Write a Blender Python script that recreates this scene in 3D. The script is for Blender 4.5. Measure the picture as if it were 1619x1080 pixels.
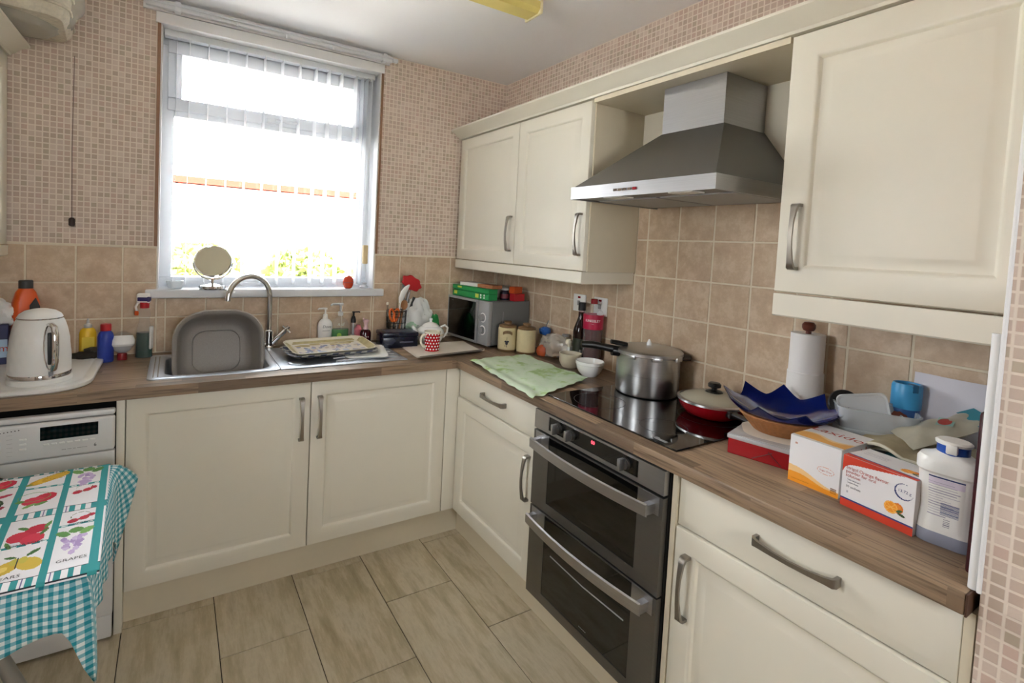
import bpy, bmesh, math, random
import numpy as np
from mathutils import Vector, Matrix
random.seed(7); RNG = np.random.default_rng(11)
PI = math.pi; sin, cos = math.sin, math.cos
SC = bpy.context.scene
COL = SC.collection
for _o in list(bpy.data.objects): bpy.data.objects.remove(_o)

# ---------------------------------------------------------------- camera, world, lights, exposure
_yaw, _pitch, _roll = -.5424, -.0479, .0491
_f = Vector((-sin(_yaw)*cos(_pitch), cos(_yaw)*cos(_pitch), sin(_pitch)))
_r = Vector((cos(_yaw), sin(_yaw), 0)); _u = _r.cross(_f)
_R = _r*cos(_roll) + _u*sin(_roll); _U = -_r*sin(_roll) + _u*cos(_roll)
cd = bpy.data.cameras.new('camera'); cam = bpy.data.objects.new('camera', cd); COL.objects.link(cam)
cam.matrix_world = Matrix(((_R.x,_U.x,-_f.x,-1.7926),(_R.y,_U.y,-_f.y,-2.7313),(_R.z,_U.z,-_f.z,1.4776),(0,0,0,1)))
cd.sensor_fit = 'HORIZONTAL'; cd.sensor_width = 36; cd.lens = 797.78/1619*36
cd.shift_x = 53.32/1619; cd.shift_y = -114.67/1619; cd.clip_start = .02; cd.clip_end = 200
SC.camera = cam
SC.view_settings.view_transform = 'Standard'; SC.view_settings.look = 'None'
SC.view_settings.gamma = 1; SC.view_settings.use_curve_mapping = False
SC.view_settings.exposure = 1.06
SC.cycles.use_denoising = True
try: SC.cycles.denoiser = 'OPENIMAGEDENOISE'
except Exception: pass
SC.cycles.max_bounces = 10; SC.cycles.diffuse_bounces = 6; SC.cycles.glossy_bounces = 5
SC.cycles.transmission_bounces = 8; SC.cycles.transparent_max_bounces = 12
SC.cycles.sample_clamp_indirect = 6; SC.cycles.caustics_refractive = False; SC.cycles.caustics_reflective = False
w = bpy.data.worlds.new('overcast_sky'); SC.world = w; w.use_nodes = True
bg = w.node_tree.nodes['Background']; bg.inputs[0].default_value = (.93,.97,1,1); bg.inputs[1].default_value = 11.0
sl = bpy.data.lights.new('sun','SUN'); sl.energy = 170; sl.angle = math.radians(1.5); sl.color = (1,.96,.9)
so_ = bpy.data.objects.new('sun',sl); COL.objects.link(so_); so_.rotation_euler = Vector((-.74,.2,-.66)).to_track_quat('-Z','Y').to_euler()  # sun added to brighten the ground outside, never entering the room directly
def portal(name, loc, rot, sx, sy):
    l = bpy.data.lights.new(name,'AREA'); l.shape='RECTANGLE'; l.size=sx; l.size_y=sy
    o = bpy.data.objects.new(name,l); COL.objects.link(o); o.location=loc; o.rotation_euler=rot
    l.cycles.is_portal = True
portal('window_portal',(-1.345,.23,1.81),(-PI/2,0,0),1.1,1.25)
portal('added_door_portal',(-1.45,-4.62,1.6),(PI/2,0,0),.75,1.1)
portal('added_window_portal',(-2.83,-1.49,1.63),(0,-PI/2,0),1.05,.5)

# ---------------------------------------------------------------- colour and node helpers
def lin(c):
    if isinstance(c,str): c=[int(c[i:i+2],16)/255 for i in (0,2,4)]
    return [ (v/12.92 if v<=.04045 else ((v+.055)/1.055)**2.4) for v in c ]
def rgba(c): return tuple(lin(c))+(1,)
class N:
    def __init__(s,name):
        s.m=bpy.data.materials.new(name); s.m.use_nodes=True; s.t=s.m.node_tree; s.b=s.t.nodes['Principled BSDF']; s.out=s.t.nodes['Material Output']
    def n(s,typ,**kw):
        x=s.t.nodes.new(typ)
        for k,v in kw.items(): setattr(x,k,v)
        return x
    def set(s,sock,v):
        if isinstance(v,bpy.types.NodeSocket): s.t.links.new(v,sock)
        else: sock.default_value=v
    def math(s,op,a,b=0.,c=0.):
        x=s.n('ShaderNodeMath',operation=op); s.set(x.inputs[0],a); s.set(x.inputs[1],b)
        if op in('MULTIPLY_ADD','SMOOTH_MIN'): s.set(x.inputs[2],c)
        return x.outputs[0]
    def ramp(s,f,stops,interp='LINEAR'):
        x=s.n('ShaderNodeValToRGB'); x.color_ramp.interpolation=interp; e=x.color_ramp.elements
        while len(e)<len(stops): e.new(.5)
        for i,(p,c) in enumerate(stops): e[i].position=p; e[i].color=rgba(c)
        s.set(x.inputs[0],f); return x.outputs[0]
    def mix(s,f,a,b,blend='MIX'):
        x=s.n('ShaderNodeMix',data_type='RGBA',blend_type=blend); s.set(x.inputs['Factor'],f)
        s.set(x.inputs[6],a if isinstance(a,bpy.types.NodeSocket) else rgba(a)); s.set(x.inputs[7],b if isinstance(b,bpy.types.NodeSocket) else rgba(b))
        return x.outputs[2]
    def obj(s): return s.n('ShaderNodeTexCoord').outputs['Object']
    def sep(s,v):
        x=s.n('ShaderNodeSeparateXYZ'); s.set(x.inputs[0],v); return x.outputs
    def comb(s,a,b,c=0.):
        x=s.n('ShaderNodeCombineXYZ')
        for i,v in enumerate((a,b,c)): s.set(x.inputs[i],v)
        return x.outputs[0]
    def noise(s,vec,scale,detail=3,rough=.55,out=0):
        x=s.n('ShaderNodeTexNoise'); s.set(x.inputs['Vector'],vec); x.inputs['Scale'].default_value=scale; x.inputs['Detail'].default_value=detail; x.inputs['Roughness'].default_value=rough
        return x.outputs[out]
    def white(s,vec):
        x=s.n('ShaderNodeTexWhiteNoise',noise_dimensions='3D'); s.set(x.inputs['Vector'],vec); return x.outputs['Value']
    def rnd(s): return s.n('ShaderNodeObjectInfo').outputs['Random']
    def base(s,c): s.set(s.b.inputs['Base Color'],c if isinstance(c,bpy.types.NodeSocket) else rgba(c)); return s
    def p(s,**kw):
        for k,v in kw.items(): s.set(s.b.inputs[k.replace('_',' ')],v)
        return s
    def bump(s,h,strength=.3,dist=.002):
        x=s.n('ShaderNodeBump'); x.inputs['Strength'].default_value=strength; x.inputs['Distance'].default_value=dist
        s.set(x.inputs['Height'],h); s.t.links.new(x.outputs[0],s.b.inputs['Normal']); return s
def plain(name,c,rough=.5,metal=0.,var=.04,scale=25,bump=0.,coat=0.):
    """solid colour with a faint procedural unevenness"""
    k=N(name); o=k.obj(); f=k.noise(o,scale,3)
    a=lin(c); d=tuple(max(0,v*(1-var*2)) for v in a)+(1,); l=tuple(min(1,v*(1+var)) for v in a)+(1,)
    x=k.n('ShaderNodeMix',data_type='RGBA'); k.set(x.inputs['Factor'],f); x.inputs[6].default_value=d; x.inputs[7].default_value=l
    k.base(x.outputs[2]); k.p(Roughness=rough,Metallic=metal)
    if coat: k.b.inputs['Coat Weight'].default_value=coat
    if bump: k.bump(k.noise(o,scale*8,4),bump,.002)
    return k.m
def glassy(name,c,rough=.02,ior=1.45,trans=1.,alpha=1.):
    k=N(name); k.base(c).p(Roughness=rough,IOR=ior,Transmission_Weight=trans,Alpha=alpha); return k.m
def clear(name,c,amount=.5,rough=.1):
    """thin clear plastic: light passes straight through, with a tinted glossy skin"""
    k=N(name); k.base(c).p(Roughness=rough)
    t=k.n('ShaderNodeBsdfTransparent'); t.inputs[0].default_value=(.97,.97,.97,1)
    x=k.n('ShaderNodeMixShader'); x.inputs[0].default_value=amount
    k.t.links.new(t.outputs[0],x.inputs[1]); k.t.links.new(k.b.outputs[0],x.inputs[2]); k.t.links.new(x.outputs[0],k.out.inputs[0])
    return k.m
def pane_mat(name):
    k=N(name); t=k.n('ShaderNodeBsdfTransparent'); g=k.n('ShaderNodeBsdfGlossy'); g.inputs['Roughness'].default_value=.02
    fr=k.n('ShaderNodeFresnel'); fr.inputs[0].default_value=1.45; x=k.n('ShaderNodeMixShader')
    k.t.links.new(fr.outputs[0],x.inputs[0]); k.t.links.new(t.outputs[0],x.inputs[1]); k.t.links.new(g.outputs[0],x.inputs[2]); k.t.links.new(x.outputs[0],k.out.inputs[0])
    return k.m
def brushed(name,c,rough=.35,axis=2,metal=1.):
    k=N(name); o=k.obj(); s=k.sep(o)
    v=[k.math('MULTIPLY',s[i],4. if i!=axis else 400.) for i in range(3)]
    f=k.noise(k.comb(*v),1.,4)
    a=lin(c); x=k.n('ShaderNodeMix',data_type='RGBA'); k.set(x.inputs['Factor'],f)
    x.inputs[6].default_value=tuple(q*.85 for q in a)+(1,); x.inputs[7].default_value=tuple(min(1,q*1.1) for q in a)+(1,)
    k.base(x.outputs[2]).p(Metallic=metal); k.set(k.b.inputs['Roughness'],k.math('MULTIPLY_ADD',f,.15,rough-.07)); return k.m
def color_attr(name,rough=.5,coat=0.):
    k=N(name); a=k.n('ShaderNodeVertexColor',layer_name='Col'); k.base(a.outputs[0]).p(Roughness=rough)
    if coat: k.b.inputs['Coat Weight'].default_value=coat
    return k.m

# wallpaper: little printed mosaic squares, slightly embossed
def wallpaper(name,ax):
    k=N(name); s=k.sep(k.obj()); P=.0229
    u=k.math('DIVIDE',s[ax],P); v=k.math('DIVIDE',s[2],P)
    fu,fv=k.math('FRACT',u),k.math('FRACT',v)
    def inside(f):
        d=k.math('ABSOLUTE',k.math('SUBTRACT',f,.5)); x=k.n('ShaderNodeMapRange',interpolation_type='SMOOTHSTEP')
        k.set(x.inputs['Value'],d); x.inputs['From Min'].default_value=.44; x.inputs['From Max'].default_value=.36; return x.outputs[0]
    msk=k.math('MULTIPLY',inside(fu),inside(fv))
    cell=k.comb(k.math('FLOOR',u),k.math('FLOOR',v))
    col=k.ramp(k.white(cell),[(0,'c2aea0'),(.25,'cbb9ac'),(.45,'b5a393'),(.58,'c4aa9d'),(.7,'d3c2b5'),(.82,'b3a592'),(.9,'bda799')],'CONSTANT')
    col=k.mix(k.math('MULTIPLY',k.noise(k.obj(),260,3),.35),col,'b5a08f')
    k.base(k.mix(msk,'dccfc1',col)).p(Roughness=.7); k.bump(msk,.35,.0015); return k.m

def wood_worktop(name,along,across):
    k=N(name); s=k.sep(k.obj()); a=s[along]; b=k.math('ADD',s[across],s[2])
    row=k.math('FLOOR',k.math('DIVIDE',b,.043)); shift=k.white(k.comb(row,3.3,1.7))
    l=k.math('ADD',k.math('DIVIDE',a,.36),k.math('MULTIPLY',shift,5.)); cell=k.comb(row,k.math('FLOOR',l),4.)
    col=k.ramp(k.white(cell),[(0,'6c5a48'),(.3,'87725c'),(.6,'a08970'),(1,'796550')])
    ww=k.comb(k.math('MULTIPLY',a,3.),k.math('MULTIPLY',b,70.),k.math('MULTIPLY',k.white(cell),30.))
    g=k.noise(ww,1.6,5,.62)
    g2=k.ramp(g,[(.3,'6b5946'),(.52,'ffffff'),(.8,'fff3e2')])
    k.base(k.mix(.75,col,g2,'MULTIPLY')).p(Roughness=.42); k.bump(g,.12,.001); return k.m

def wall_tile(name):
    k=N(name); g=k.obj(); r=k.rnd(); off=k.comb(k.math('MULTIPLY',r,37.),k.math('MULTIPLY',r,91.),k.math('MULTIPLY',r,13.))
    va=k.n('ShaderNodeVectorMath',operation='ADD'); k.set(va.inputs[0],g); k.set(va.inputs[1],off)
    f=k.noise(va.outputs[0],16,6,.65); f2=k.noise(va.outputs[0],90,4,.6)
    col=k.ramp(f,[(.28,'b79d83'),(.48,'c9b196'),(.62,'dbc7ae'),(.8,'cbb399')])
    col=k.mix(k.math('MULTIPLY',f2,.4),col,'a89079'); col=k.mix(k.math('MULTIPLY',r,.2),col,'b39b7c')
    k.base(col).p(Roughness=.38); k.bump(f,.12,.002); return k.m

def floor_tile(name):
    k=N(name); g=k.obj(); r=k.rnd(); s=k.sep(g)
    v=k.comb(k.math('MULTIPLY_ADD',s[0],9.,k.math('MULTIPLY',r,40.)),k.math('MULTIPLY_ADD',s[1],1.6,k.math('MULTIPLY',r,17.)),0.)
    f=k.noise(v,1.8,6,.65); f2=k.noise(g,38,5,.6)
    col=k.ramp(f,[(.3,'9a8d70'),(.43,'b5a88c'),(.55,'cfc4ad'),(.72,'a89b80')])
    col=k.mix(k.math('MULTIPLY',f2,.45),col,'a39678'); col=k.mix(k.math('MULTIPLY',r,.18),col,'c6bba4')
    k.base(col).p(Roughness=.45); k.bump(f2,.08,.002); return k.m

MT={}
def mt():
    M=MT
    M['paper_xz']=wallpaper('mosaic_wallpaper',0); M['paper_yz']=wallpaper('mosaic_wallpaper_side',1)
    M['ceiling']=plain('white_ceiling','f6f6f8',.9,0,.01,4,.05); M['white']=plain('white_paint','e4e4e4',.45,0,.015)
    M['upvc']=plain('white_upvc','dfe2e6',.3,0,.01); M['cream']=plain('cream_foil','ddd8c9',.42,0,.012,12); M['cream_side']=plain('cream_melamine','d3c9b2',.5,0,.02)
    M['grout']=plain('pale_grout','dfd5c0',.9,0,.06,60,.2); M['floor_grout']=plain('dark_floor_joint','4f473b',.9)
    M['tile']=wall_tile('mottled_ceramic'); M['ftile']=floor_tile('stone_effect_tile')
    M['wood_x']=wood_worktop('oak_block_x',0,1); M['wood_y']=wood_worktop('oak_block_y',1,0)
    M['steel']=brushed('brushed_steel','b4b4b6',.34,2); M['steel_dark']=brushed('brushed_dark_steel','7c7a78',.42,2); M['steel_sink']=brushed('sink_steel','cfd5de',.38,1)
    M['chrome']=plain('chrome','dadada',.07,1.,.01); M['nickel']=brushed('satin_nickel','a09a92',.36,0); M['alu']=brushed('polished_aluminium','c6c6c6',.3,2)
    M['black_glass']=plain('black_glass','060606',.05,0,.1,10,0,.3); M['black']=plain('black_plastic','0d0d0d',.35); M['shadow_gap']=plain('painted_gap_shade','1a1815',.9)
    M['dark_grey']=plain('dark_grey_plastic','3a3a3a',.45); M['grey']=plain('grey_plastic','8f8f90',.4); M['pane']=pane_mat('window_glass')
    M['red']=plain('red_enamel','8c0d18',.25,0,.05); M['ivory']=plain('ivory_ceramic','e6dfcc',.2,0,.02); M['ceramic']=plain('white_ceramic','ececea',.15,0,.01)
    M['ink']=plain('dark_print','2b2a33',.6); M['ink_red']=plain('red_print','b5372a',.6); M['ink_blue']=plain('blue_print','26356f',.6); M['ink_white']=plain('white_print','f2f2f2',.6)
    M['brown_trim']=plain('brown_wood_strip','8a6446',.5,0,.1,60); M['plastic_white']=plain('white_plastic','ebebe8',.3,0,.01)
mt()

# ---------------------------------------------------------------- mesh helpers
class MB:
    def __init__(s): s.v=[]; s.f=[]; s.mi=[]
    def add(s,vs,fs,m=0):
        o=len(s.v); s.v+= [tuple(q) for q in vs]; s.f+= [tuple(i+o for i in q) for q in fs]; s.mi+= [m]*len(fs); return s
    def box(s,x0,x1,y0,y1,z0,z1,m=0):
        return s.add([(x0,y0,z0),(x1,y0,z0),(x1,y1,z0),(x0,y1,z0),(x0,y0,z1),(x1,y0,z1),(x1,y1,z1),(x0,y1,z1)],
                     [(0,3,2,1),(4,5,6,7),(0,1,5,4),(1,2,6,5),(2,3,7,6),(3,0,4,7)],m)
    def rbox(s,x0,x1,y0,y1,z0,z1,r=.004,seg=2,m=0):
        bm=bmesh.new(); bmesh.ops.create_cube(bm,size=1)
        for q in bm.verts: q.co=Vector((x0+(q.co.x+.5)*(x1-x0),y0+(q.co.y+.5)*(y1-y0),z0+(q.co.z+.5)*(z1-z0)))
        bmesh.ops.bevel(bm,geom=list(bm.edges),offset=r,segments=seg,profile=.5,affect='EDGES')
        bm.verts.index_update(); s.add([q.co for q in bm.verts],[[q.index for q in f.verts] for f in bm.faces],m); bm.free(); return s
    def lathe(s,prof,n=32,m=0,cx=0,cy=0,rfun=None,close=True):
        o=len(s.v); vs=[]; fs=[]
        for r,z in prof:
            for i in range(n):
                a=2*PI*i/n; rr=r*(rfun(a,z) if rfun else 1); vs.append((cx+rr*cos(a),cy+rr*sin(a),z))
        for j in range(len(prof)-1):
            for i in range(n): k=(i+1)%n; fs.append((j*n+i,j*n+k,(j+1)*n+k,(j+1)*n+i))
        if close:
            if prof[0][0]>1e-5: fs.append(tuple(range(n-1,-1,-1)))
            if prof[-1][0]>1e-5: fs.append(tuple((len(prof)-1)*n+i for i in range(n)))
        return s.add(vs,fs,m)
    def tube(s,path,r,n=10,m=0,flat=None,cap=True):
        P=[Vector(q) for q in path]; vs=[]; fs=[]; up=None
        for i,p in enumerate(P):
            t=(P[min(i+1,len(P)-1)]-P[max(i-1,0)]).normalized()
            if up is None:
                up=Vector((0,0,1)) if abs(t.z)<.9 else Vector((0,1,0))
                if flat is not None: up=Vector(flat)
            a=t.cross(up).normalized(); b=a.cross(t).normalized(); up=b
            rr=r[i] if isinstance(r,(list,tuple)) else r
            ra,rb=(rr if isinstance(rr,tuple) else (rr,rr))
            for k in range(n):
                th=2*PI*k/n; vs.append(p+a*(ra*cos(th))+b*(rb*sin(th)))
        for i in range(len(P)-1):
            for k in range(n): l=(k+1)%n; fs.append((i*n+k,i*n+l,(i+1)*n+l,(i+1)*n+k))
        if cap: fs.append(tuple(range(n-1,-1,-1))); fs.append(tuple((len(P)-1)*n+k for k in range(n)))
        return s.add(vs,fs,m)
    def loft(s,rings,m=0,cap0=True,cap1=True):
        n=len(rings[0]); vs=[q for r in rings for q in r]; fs=[]
        for j in range(len(rings)-1):
            for i in range(n): k=(i+1)%n; fs.append((j*n+i,j*n+k,(j+1)*n+k,(j+1)*n+i))
        if cap0: fs.append(tuple(range(n-1,-1,-1)))
        if cap1: fs.append(tuple((len(rings)-1)*n+i for i in range(n)))
        return s.add(vs,fs,m)
    def prism(s,pts,z0,z1,m=0,axis='z'):
        def mp(a,b,c): return {'z':(a,b,c),'y':(a,c,b),'x':(c,a,b)}[axis]
        n=len(pts); vs=[mp(a,b,z0) for a,b in pts]+[mp(a,b,z1) for a,b in pts]
        fs=[tuple(range(n-1,-1,-1)),tuple(range(n,2*n))]+[(i,(i+1)%n,n+(i+1)%n,n+i) for i in range(n)]
        return s.add(vs,fs,m)
    def grid(s,fn,nu,nv,m=0,closed=False):
        vs=[fn(i/nu,j/nv) for j in range(nv+1) for i in range(nu+1)]
        fs=[(j*(nu+1)+i,j*(nu+1)+i+1,(j+1)*(nu+1)+i+1,(j+1)*(nu+1)+i) for j in range(nv) for i in range(nu)]
        return s.add(vs,fs,m)
def rrect(w,d,r,z,n=5,cx=0,cy=0):
    out=[]
    for sx,sy,a0 in ((1,1,0),(-1,1,90),(-1,-1,180),(1,-1,270)):
        for i in range(n+1):
            a=math.radians(a0+90*i/n); out.append((cx+sx*(w/2-r)+r*cos(a),cy+sy*(d/2-r)+r*sin(a),z))
    return out
def mesh_of(mb,name,mats,sharp=35):
    me=bpy.data.meshes.new(name); me.from_pydata(mb.v,[],mb.f); me.validate()
    mats=mats if isinstance(mats,(list,tuple)) else [mats]
    for q in mats: me.materials.append(MT[q] if isinstance(q,str) else q)
    if len(mats)>1 and len(me.polygons)==len(mb.mi): me.polygons.foreach_set('material_index',mb.mi)
    bm=bmesh.new(); bm.from_mesh(me); bmesh.ops.recalc_face_normals(bm,faces=bm.faces); bm.to_mesh(me); bm.free()
    me.polygons.foreach_set('use_smooth',[True]*len(me.polygons)); me.set_sharp_from_angle(angle=math.radians(sharp)); return me
def obj(name,mb,mats,parent=None,loc=(0,0,0),rot=(0,0,0),world=False,sharp=35,kind=None,label=None):
    me=mb if isinstance(mb,bpy.types.Mesh) else mesh_of(mb,name,mats,sharp)
    o=bpy.data.objects.new(name,me); COL.objects.link(o); o.location=loc; o.rotation_euler=rot
    if parent:
        o.parent=parent
        if world: o.location=Vector(loc)-Vector(parent.location)
    if kind: o['kind']=kind
    if label: o['label']=label
    return o
def thing(name,label,cat,loc=(0,0,0),rz=0,group=None,rot=None):
    o=bpy.data.objects.new(name,None); COL.objects.link(o); o.location=loc; o.rotation_euler=rot or (0,0,rz); o.empty_display_size=.05
    o['label']=label; o['category']=cat
    if group: o['group']=group
    return o
def tag(o,label,cat,group=None):
    o['label']=label; o['category']=cat
    if group: o['group']=group
    return o
def structure(o): o['kind']='structure'; return o
def sroot(name,loc=(0,0,0)):
    o=bpy.data.objects.new(name,None); COL.objects.link(o); o.location=loc; o['kind']='structure'; return o
def text(s,size,mat,parent,loc,rot,name='lettering',bend=None,sx=1.,align='CENTER',shear=0.):
    cu=bpy.data.curves.new('t','FONT'); cu.body=s; cu.size=size; cu.align_x=align; cu.align_y='CENTER'; cu.shear=shear; cu.resolution_u=2
    to=bpy.data.objects.new('t',cu); COL.objects.link(to); dg=bpy.context.evaluated_depsgraph_get()
    me=bpy.data.meshes.new_from_object(to.evaluated_get(dg)); bpy.data.objects.remove(to); me.name=name
    for v in me.vertices:
        v.co.x*=sx
        if bend: a=v.co.x/bend; v.co=Vector((bend*sin(a),v.co.y,bend*cos(a)-bend))
    me.materials.clear(); me.materials.append(MT[mat] if isinstance(mat,str) else mat)
    o=bpy.data.objects.new(name,me); COL.objects.link(o); o.parent=parent; o.location=loc; o.rotation_euler=rot; return o
# a small raster painter: colours go into a colour attribute of a fine grid (flat print)
class Paint:
    def __init__(s,w,h,res,c):
        s.w,s.h,s.res=w,h,res; s.nx,s.ny=int(round(w/res)),int(round(h/res)); s.a=np.empty((s.ny,s.nx,3)); s.a[:]=lin(c)
        s.X,s.Y=np.meshgrid((np.arange(s.nx)+.5)*w/s.nx,(np.arange(s.ny)+.5)*h/s.ny)
    y0,ky=0.,1.
    def yc(s): return (s.Y-s.y0)/s.ky+s.y0
    def m(s,mask,c): s.a[mask]=lin(c); return s
    def rect(s,x0,x1,y0,y1,c): return s.m((s.X>=x0)&(s.X<=x1)&(s.Y>=y0)&(s.Y<=y1),c)
    def ell(s,x,y,rx,ry,c,rot=0.):
        dx,dy=s.X-x,s.yc()-y; a,b=dx*cos(rot)+dy*sin(rot),-dx*sin(rot)+dy*cos(rot); return s.m((a/rx)**2+(b/ry)**2<=1,c)
    def ring(s,x,y,rx,ry,t,c):
        q=((s.X-x)/rx)**2+((s.yc()-y)/ry)**2; i=((s.X-x)/(rx-t))**2+((s.yc()-y)/(ry-t))**2; return s.m((q<=1)&(i>=1),c)
    def mesh(s,name,mat,fn):
        gx,gy=np.meshgrid(np.linspace(0,s.w,s.nx+1),np.linspace(0,s.h,s.ny+1)); co=np.stack(fn(gx,gy),-1).reshape(-1,3).astype('f4')
        me=bpy.data.meshes.new(name); nf=s.nx*s.ny; me.vertices.add(len(co)); me.vertices.foreach_set('co',co.ravel())
        i=(np.arange(s.ny)[:,None]*(s.nx+1)+np.arange(s.nx)[None,:]).ravel(); q=np.stack([i,i+1,i+s.nx+2,i+s.nx+1],1).astype('i4')
        me.loops.add(nf*4); me.loops.foreach_set('vertex_index',q.ravel()); me.polygons.add(nf); me.polygons.foreach_set('loop_start',np.arange(nf,dtype='i4')*4)
        me.update(calc_edges=True); at=me.color_attributes.new('Col','FLOAT_COLOR','CORNER')
        c=np.concatenate([np.repeat(s.a.reshape(-1,3),4,0),np.ones((nf*4,1))],1).astype('f4'); at.data.foreach_set('color',c.ravel())
        me.polygons.foreach_set('use_smooth',[True]*nf); me.materials.append(mat); me.validate(); return me
PRINT=color_attr('printed_card',.45); CLOTH=color_attr('printed_cotton',.85)
# ---------------------------------------------------------------- room shell
H=2.4985; XL=-2.69; YF=-4.5; PX=-.575; PY=-2.465     # left wall, front wall behind the camera, pier face and pier end
fl=structure(obj('floor',MB().box(XL-.1,.1,YF-.1,.1,-.1,-.002),'floor_grout'))
def tile_mesh(w,d,t,ax,r=.0025,gap=.003):
    mb=MB(); a,b=w/2-gap/2,d/2-gap/2
    if ax=='z': mb.rbox(-a,a,-b,b,-t,0,r,1)
    elif ax=='y': mb.rbox(-a,a,-t,0,-b,b,r,1)      # front faces -y at -t
    else: mb.rbox(-t,0,-a,a,-b,b,r,1)
    return mb
FM=mesh_of(tile_mesh(.3025,.61,.004,'z',.0012,.003),'floor_tile','ftile')
for i in range(-7,8):
    x=-.727-.3025*i
    j0=-1.17 if i%2==1 else -.866
    for k in range(-6,3):
        xc=x-.15125; yc=j0+.61*k-.305
        x0,x1,y0,y1=xc-.15125,xc+.15125,yc-.305,yc+.305
        if y1<-3.6 or y0>-.5 or x1<XL+.05 or x0>-.45: continue
        if x0<XL or y1>-.02 or x1>-.02:
            a,b=max(x0,XL+.003),min(x1,-.02); c,d=y0,min(y1,-.02)
            if b-a<.02 or d-c<.02: continue
            obj('tile',tile_mesh(b-a,d-c,.004,'z',.0012),'ftile',fl,((a+b)/2,(c+d)/2,.002))
        else: obj('tile',FM,None,fl,(xc,yc,.002))
ceil=structure(obj('ceiling',MB().box(XL-.1,.1,YF-.1,.1,H,H+.1),'ceiling'))
# back wall with the window opening
WX0,WX1,WZ0,WZ1=-1.862,-.83,1.2,2.402
bw=MB().box(XL-.1,WX0,0,.26,-.1,H+.1).box(WX1,.1,0,.26,-.1,H+.1).box(WX0,WX1,0,.26,-.1,WZ0-.02).box(WX0,WX1,0,.26,WZ1,H+.1)
wb=structure(obj('wall_back',bw,'paper_xz'))
wr=structure(obj('wall_right',MB().box(0,.12,YF-.1,0,-.1,H+.1),'paper_yz'))
LY0,LY1,LZ0,LZ1=-1.74,-1.25,1.15,2.12   # side window added out of view to light the room
wl=structure(obj('wall_left',MB().box(XL-.12,XL,LY1,0,-.1,H+.1).box(XL-.12,XL,YF-.1,LY0,-.1,H+.1).box(XL-.12,XL,LY0,LY1,-.1,LZ0).box(XL-.12,XL,LY0,LY1,LZ1,H+.1),'paper_yz'))
wp=structure(obj('wall_pier',MB().box(PX,0,YF,PY,-.1,H+.1),'paper_yz'))
wf=structure(obj('wall_front',MB().box(XL-.1,-1.85,YF-.12,YF,-.1,H+.1).box(-1.05,.1,YF-.12,YF,-.1,H+.1).box(-1.85,-1.05,YF-.12,YF,2.12,H+.1),'paper_xz'))
pd=sroot('added_door',(-1.45,YF-.06,0))  # glazed door added behind the camera to bring in more light
obj('frame',MB().box(-.4,-.33,-.03,.03,.0,2.12).box(.33,.4,-.03,.03,.0,2.12).box(-.33,.33,-.03,.03,2.05,2.12).box(-.33,.33,-.03,.03,0,1.32),'upvc',pd)
obj('pane',MB().box(-.33,.33,-.004,.004,1.32,2.05),'pane',pd)
w2=sroot('added_window',(XL-.06,(LY0+LY1)/2,(LZ0+LZ1)/2)); a_=(LY1-LY0)/2; b_=(LZ1-LZ0)/2
obj('frame',MB().box(-.03,.03,-a_,-a_+.06,-b_,b_).box(-.03,.03,a_-.06,a_,-b_,b_).box(-.03,.03,-a_+.06,a_-.06,-b_,-b_+.06).box(-.03,.03,-a_+.06,a_-.06,b_-.06,b_),'upvc',w2)
obj('pane',MB().box(-.004,.004,-a_+.06,a_-.06,-b_+.06,b_-.06),'pane',w2)
# grout beds and ceramic tiles
P=.1638; TT=.008
def wall_tiles(parent,spans,rows,ax,mesh_cache={}):
    for (a,b) in spans:
        for (c,d) in rows:
            w,h=b-a,d-c
            if w<.012 or h<.012: continue
            key=(ax,round(w,3),round(h,3))
            if key not in mesh_cache: mesh_cache[key]=mesh_of(tile_mesh(w,h,TT,ax,.0018,.0058),'wall_tile','tile')
            loc=((a+b)/2,-.002,(c+d)/2) if ax=='y' else (-.002,(a+b)/2,(c+d)/2)
            obj('tile',mesh_cache[key],None,parent,loc)
def edges(lo,hi,start,pitch):
    e=[lo]+sorted(v for v in (start+pitch*k for k in range(-40,40)) if lo+.012<v<hi-.012)+[hi]; return list(zip(e[:-1],e[1:]))
ZR=[(.911,1.0735),(1.0735,1.2327),(1.2327,1.3918)]
obj('grout',MB().box(XL,0,-.0085,0,.905,1.16).box(XL,WX0,-.0085,0,1.16,1.3918).box(WX1,0,-.0085,0,1.16,1.3918),'grout',wb)
wall_tiles(wb,edges(XL,WX0,-.352,P),ZR,'y'); wall_tiles(wb,edges(WX1,-.012,-.352,P),ZR,'y')
wall_tiles(wb,[e for e in edges(WX0,WX1,-.352,P)],[(.911,1.0735),(1.0735,1.163)],'y')
obj('tile_edging',MB().box(XL,WX0,-.012,0,1.3918,1.399).box(WX1,-.012,-.012,0,1.3918,1.399),'grout',wb)
ZS=1.5345; RR=edges(.911,1.69,ZS,.1591)
obj('grout',MB().box(-.0085,0,PY,-.005,.905,1.694),'grout',wr)
wall_tiles(wr,edges(-1.145,-.012,-1.205,.1591),[r for r in edges(.911,1.43,ZS,.1591)],'x')
wall_tiles(wr,edges(-1.945,-1.145,-1.205,.1591),RR,'x')
wall_tiles(wr,edges(PY+.003,-1.945,-1.205,.1591),[r for r in edges(.911,1.43,ZS,.1591)],'x')
# pier corner bead, brown strips beside the window, white board over it
tr=structure(obj('trim_1',MB().tube([(PX+.008,PY+.011,.912),(PX+.008,PY+.011,1.368)],.0085,12).tube([(PX-.001,PY+.002,.912),(PX-.001,PY+.002,H)],.0035,8),'white'))
structure(obj('trim_2',MB().box(WX0-.013,WX0,-.01,0,1.399,2.44),'brown_trim'))
structure(obj('trim_3',MB().box(WX1,WX1+.011,-.01,0,1.399,2.44),'brown_trim'))
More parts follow.
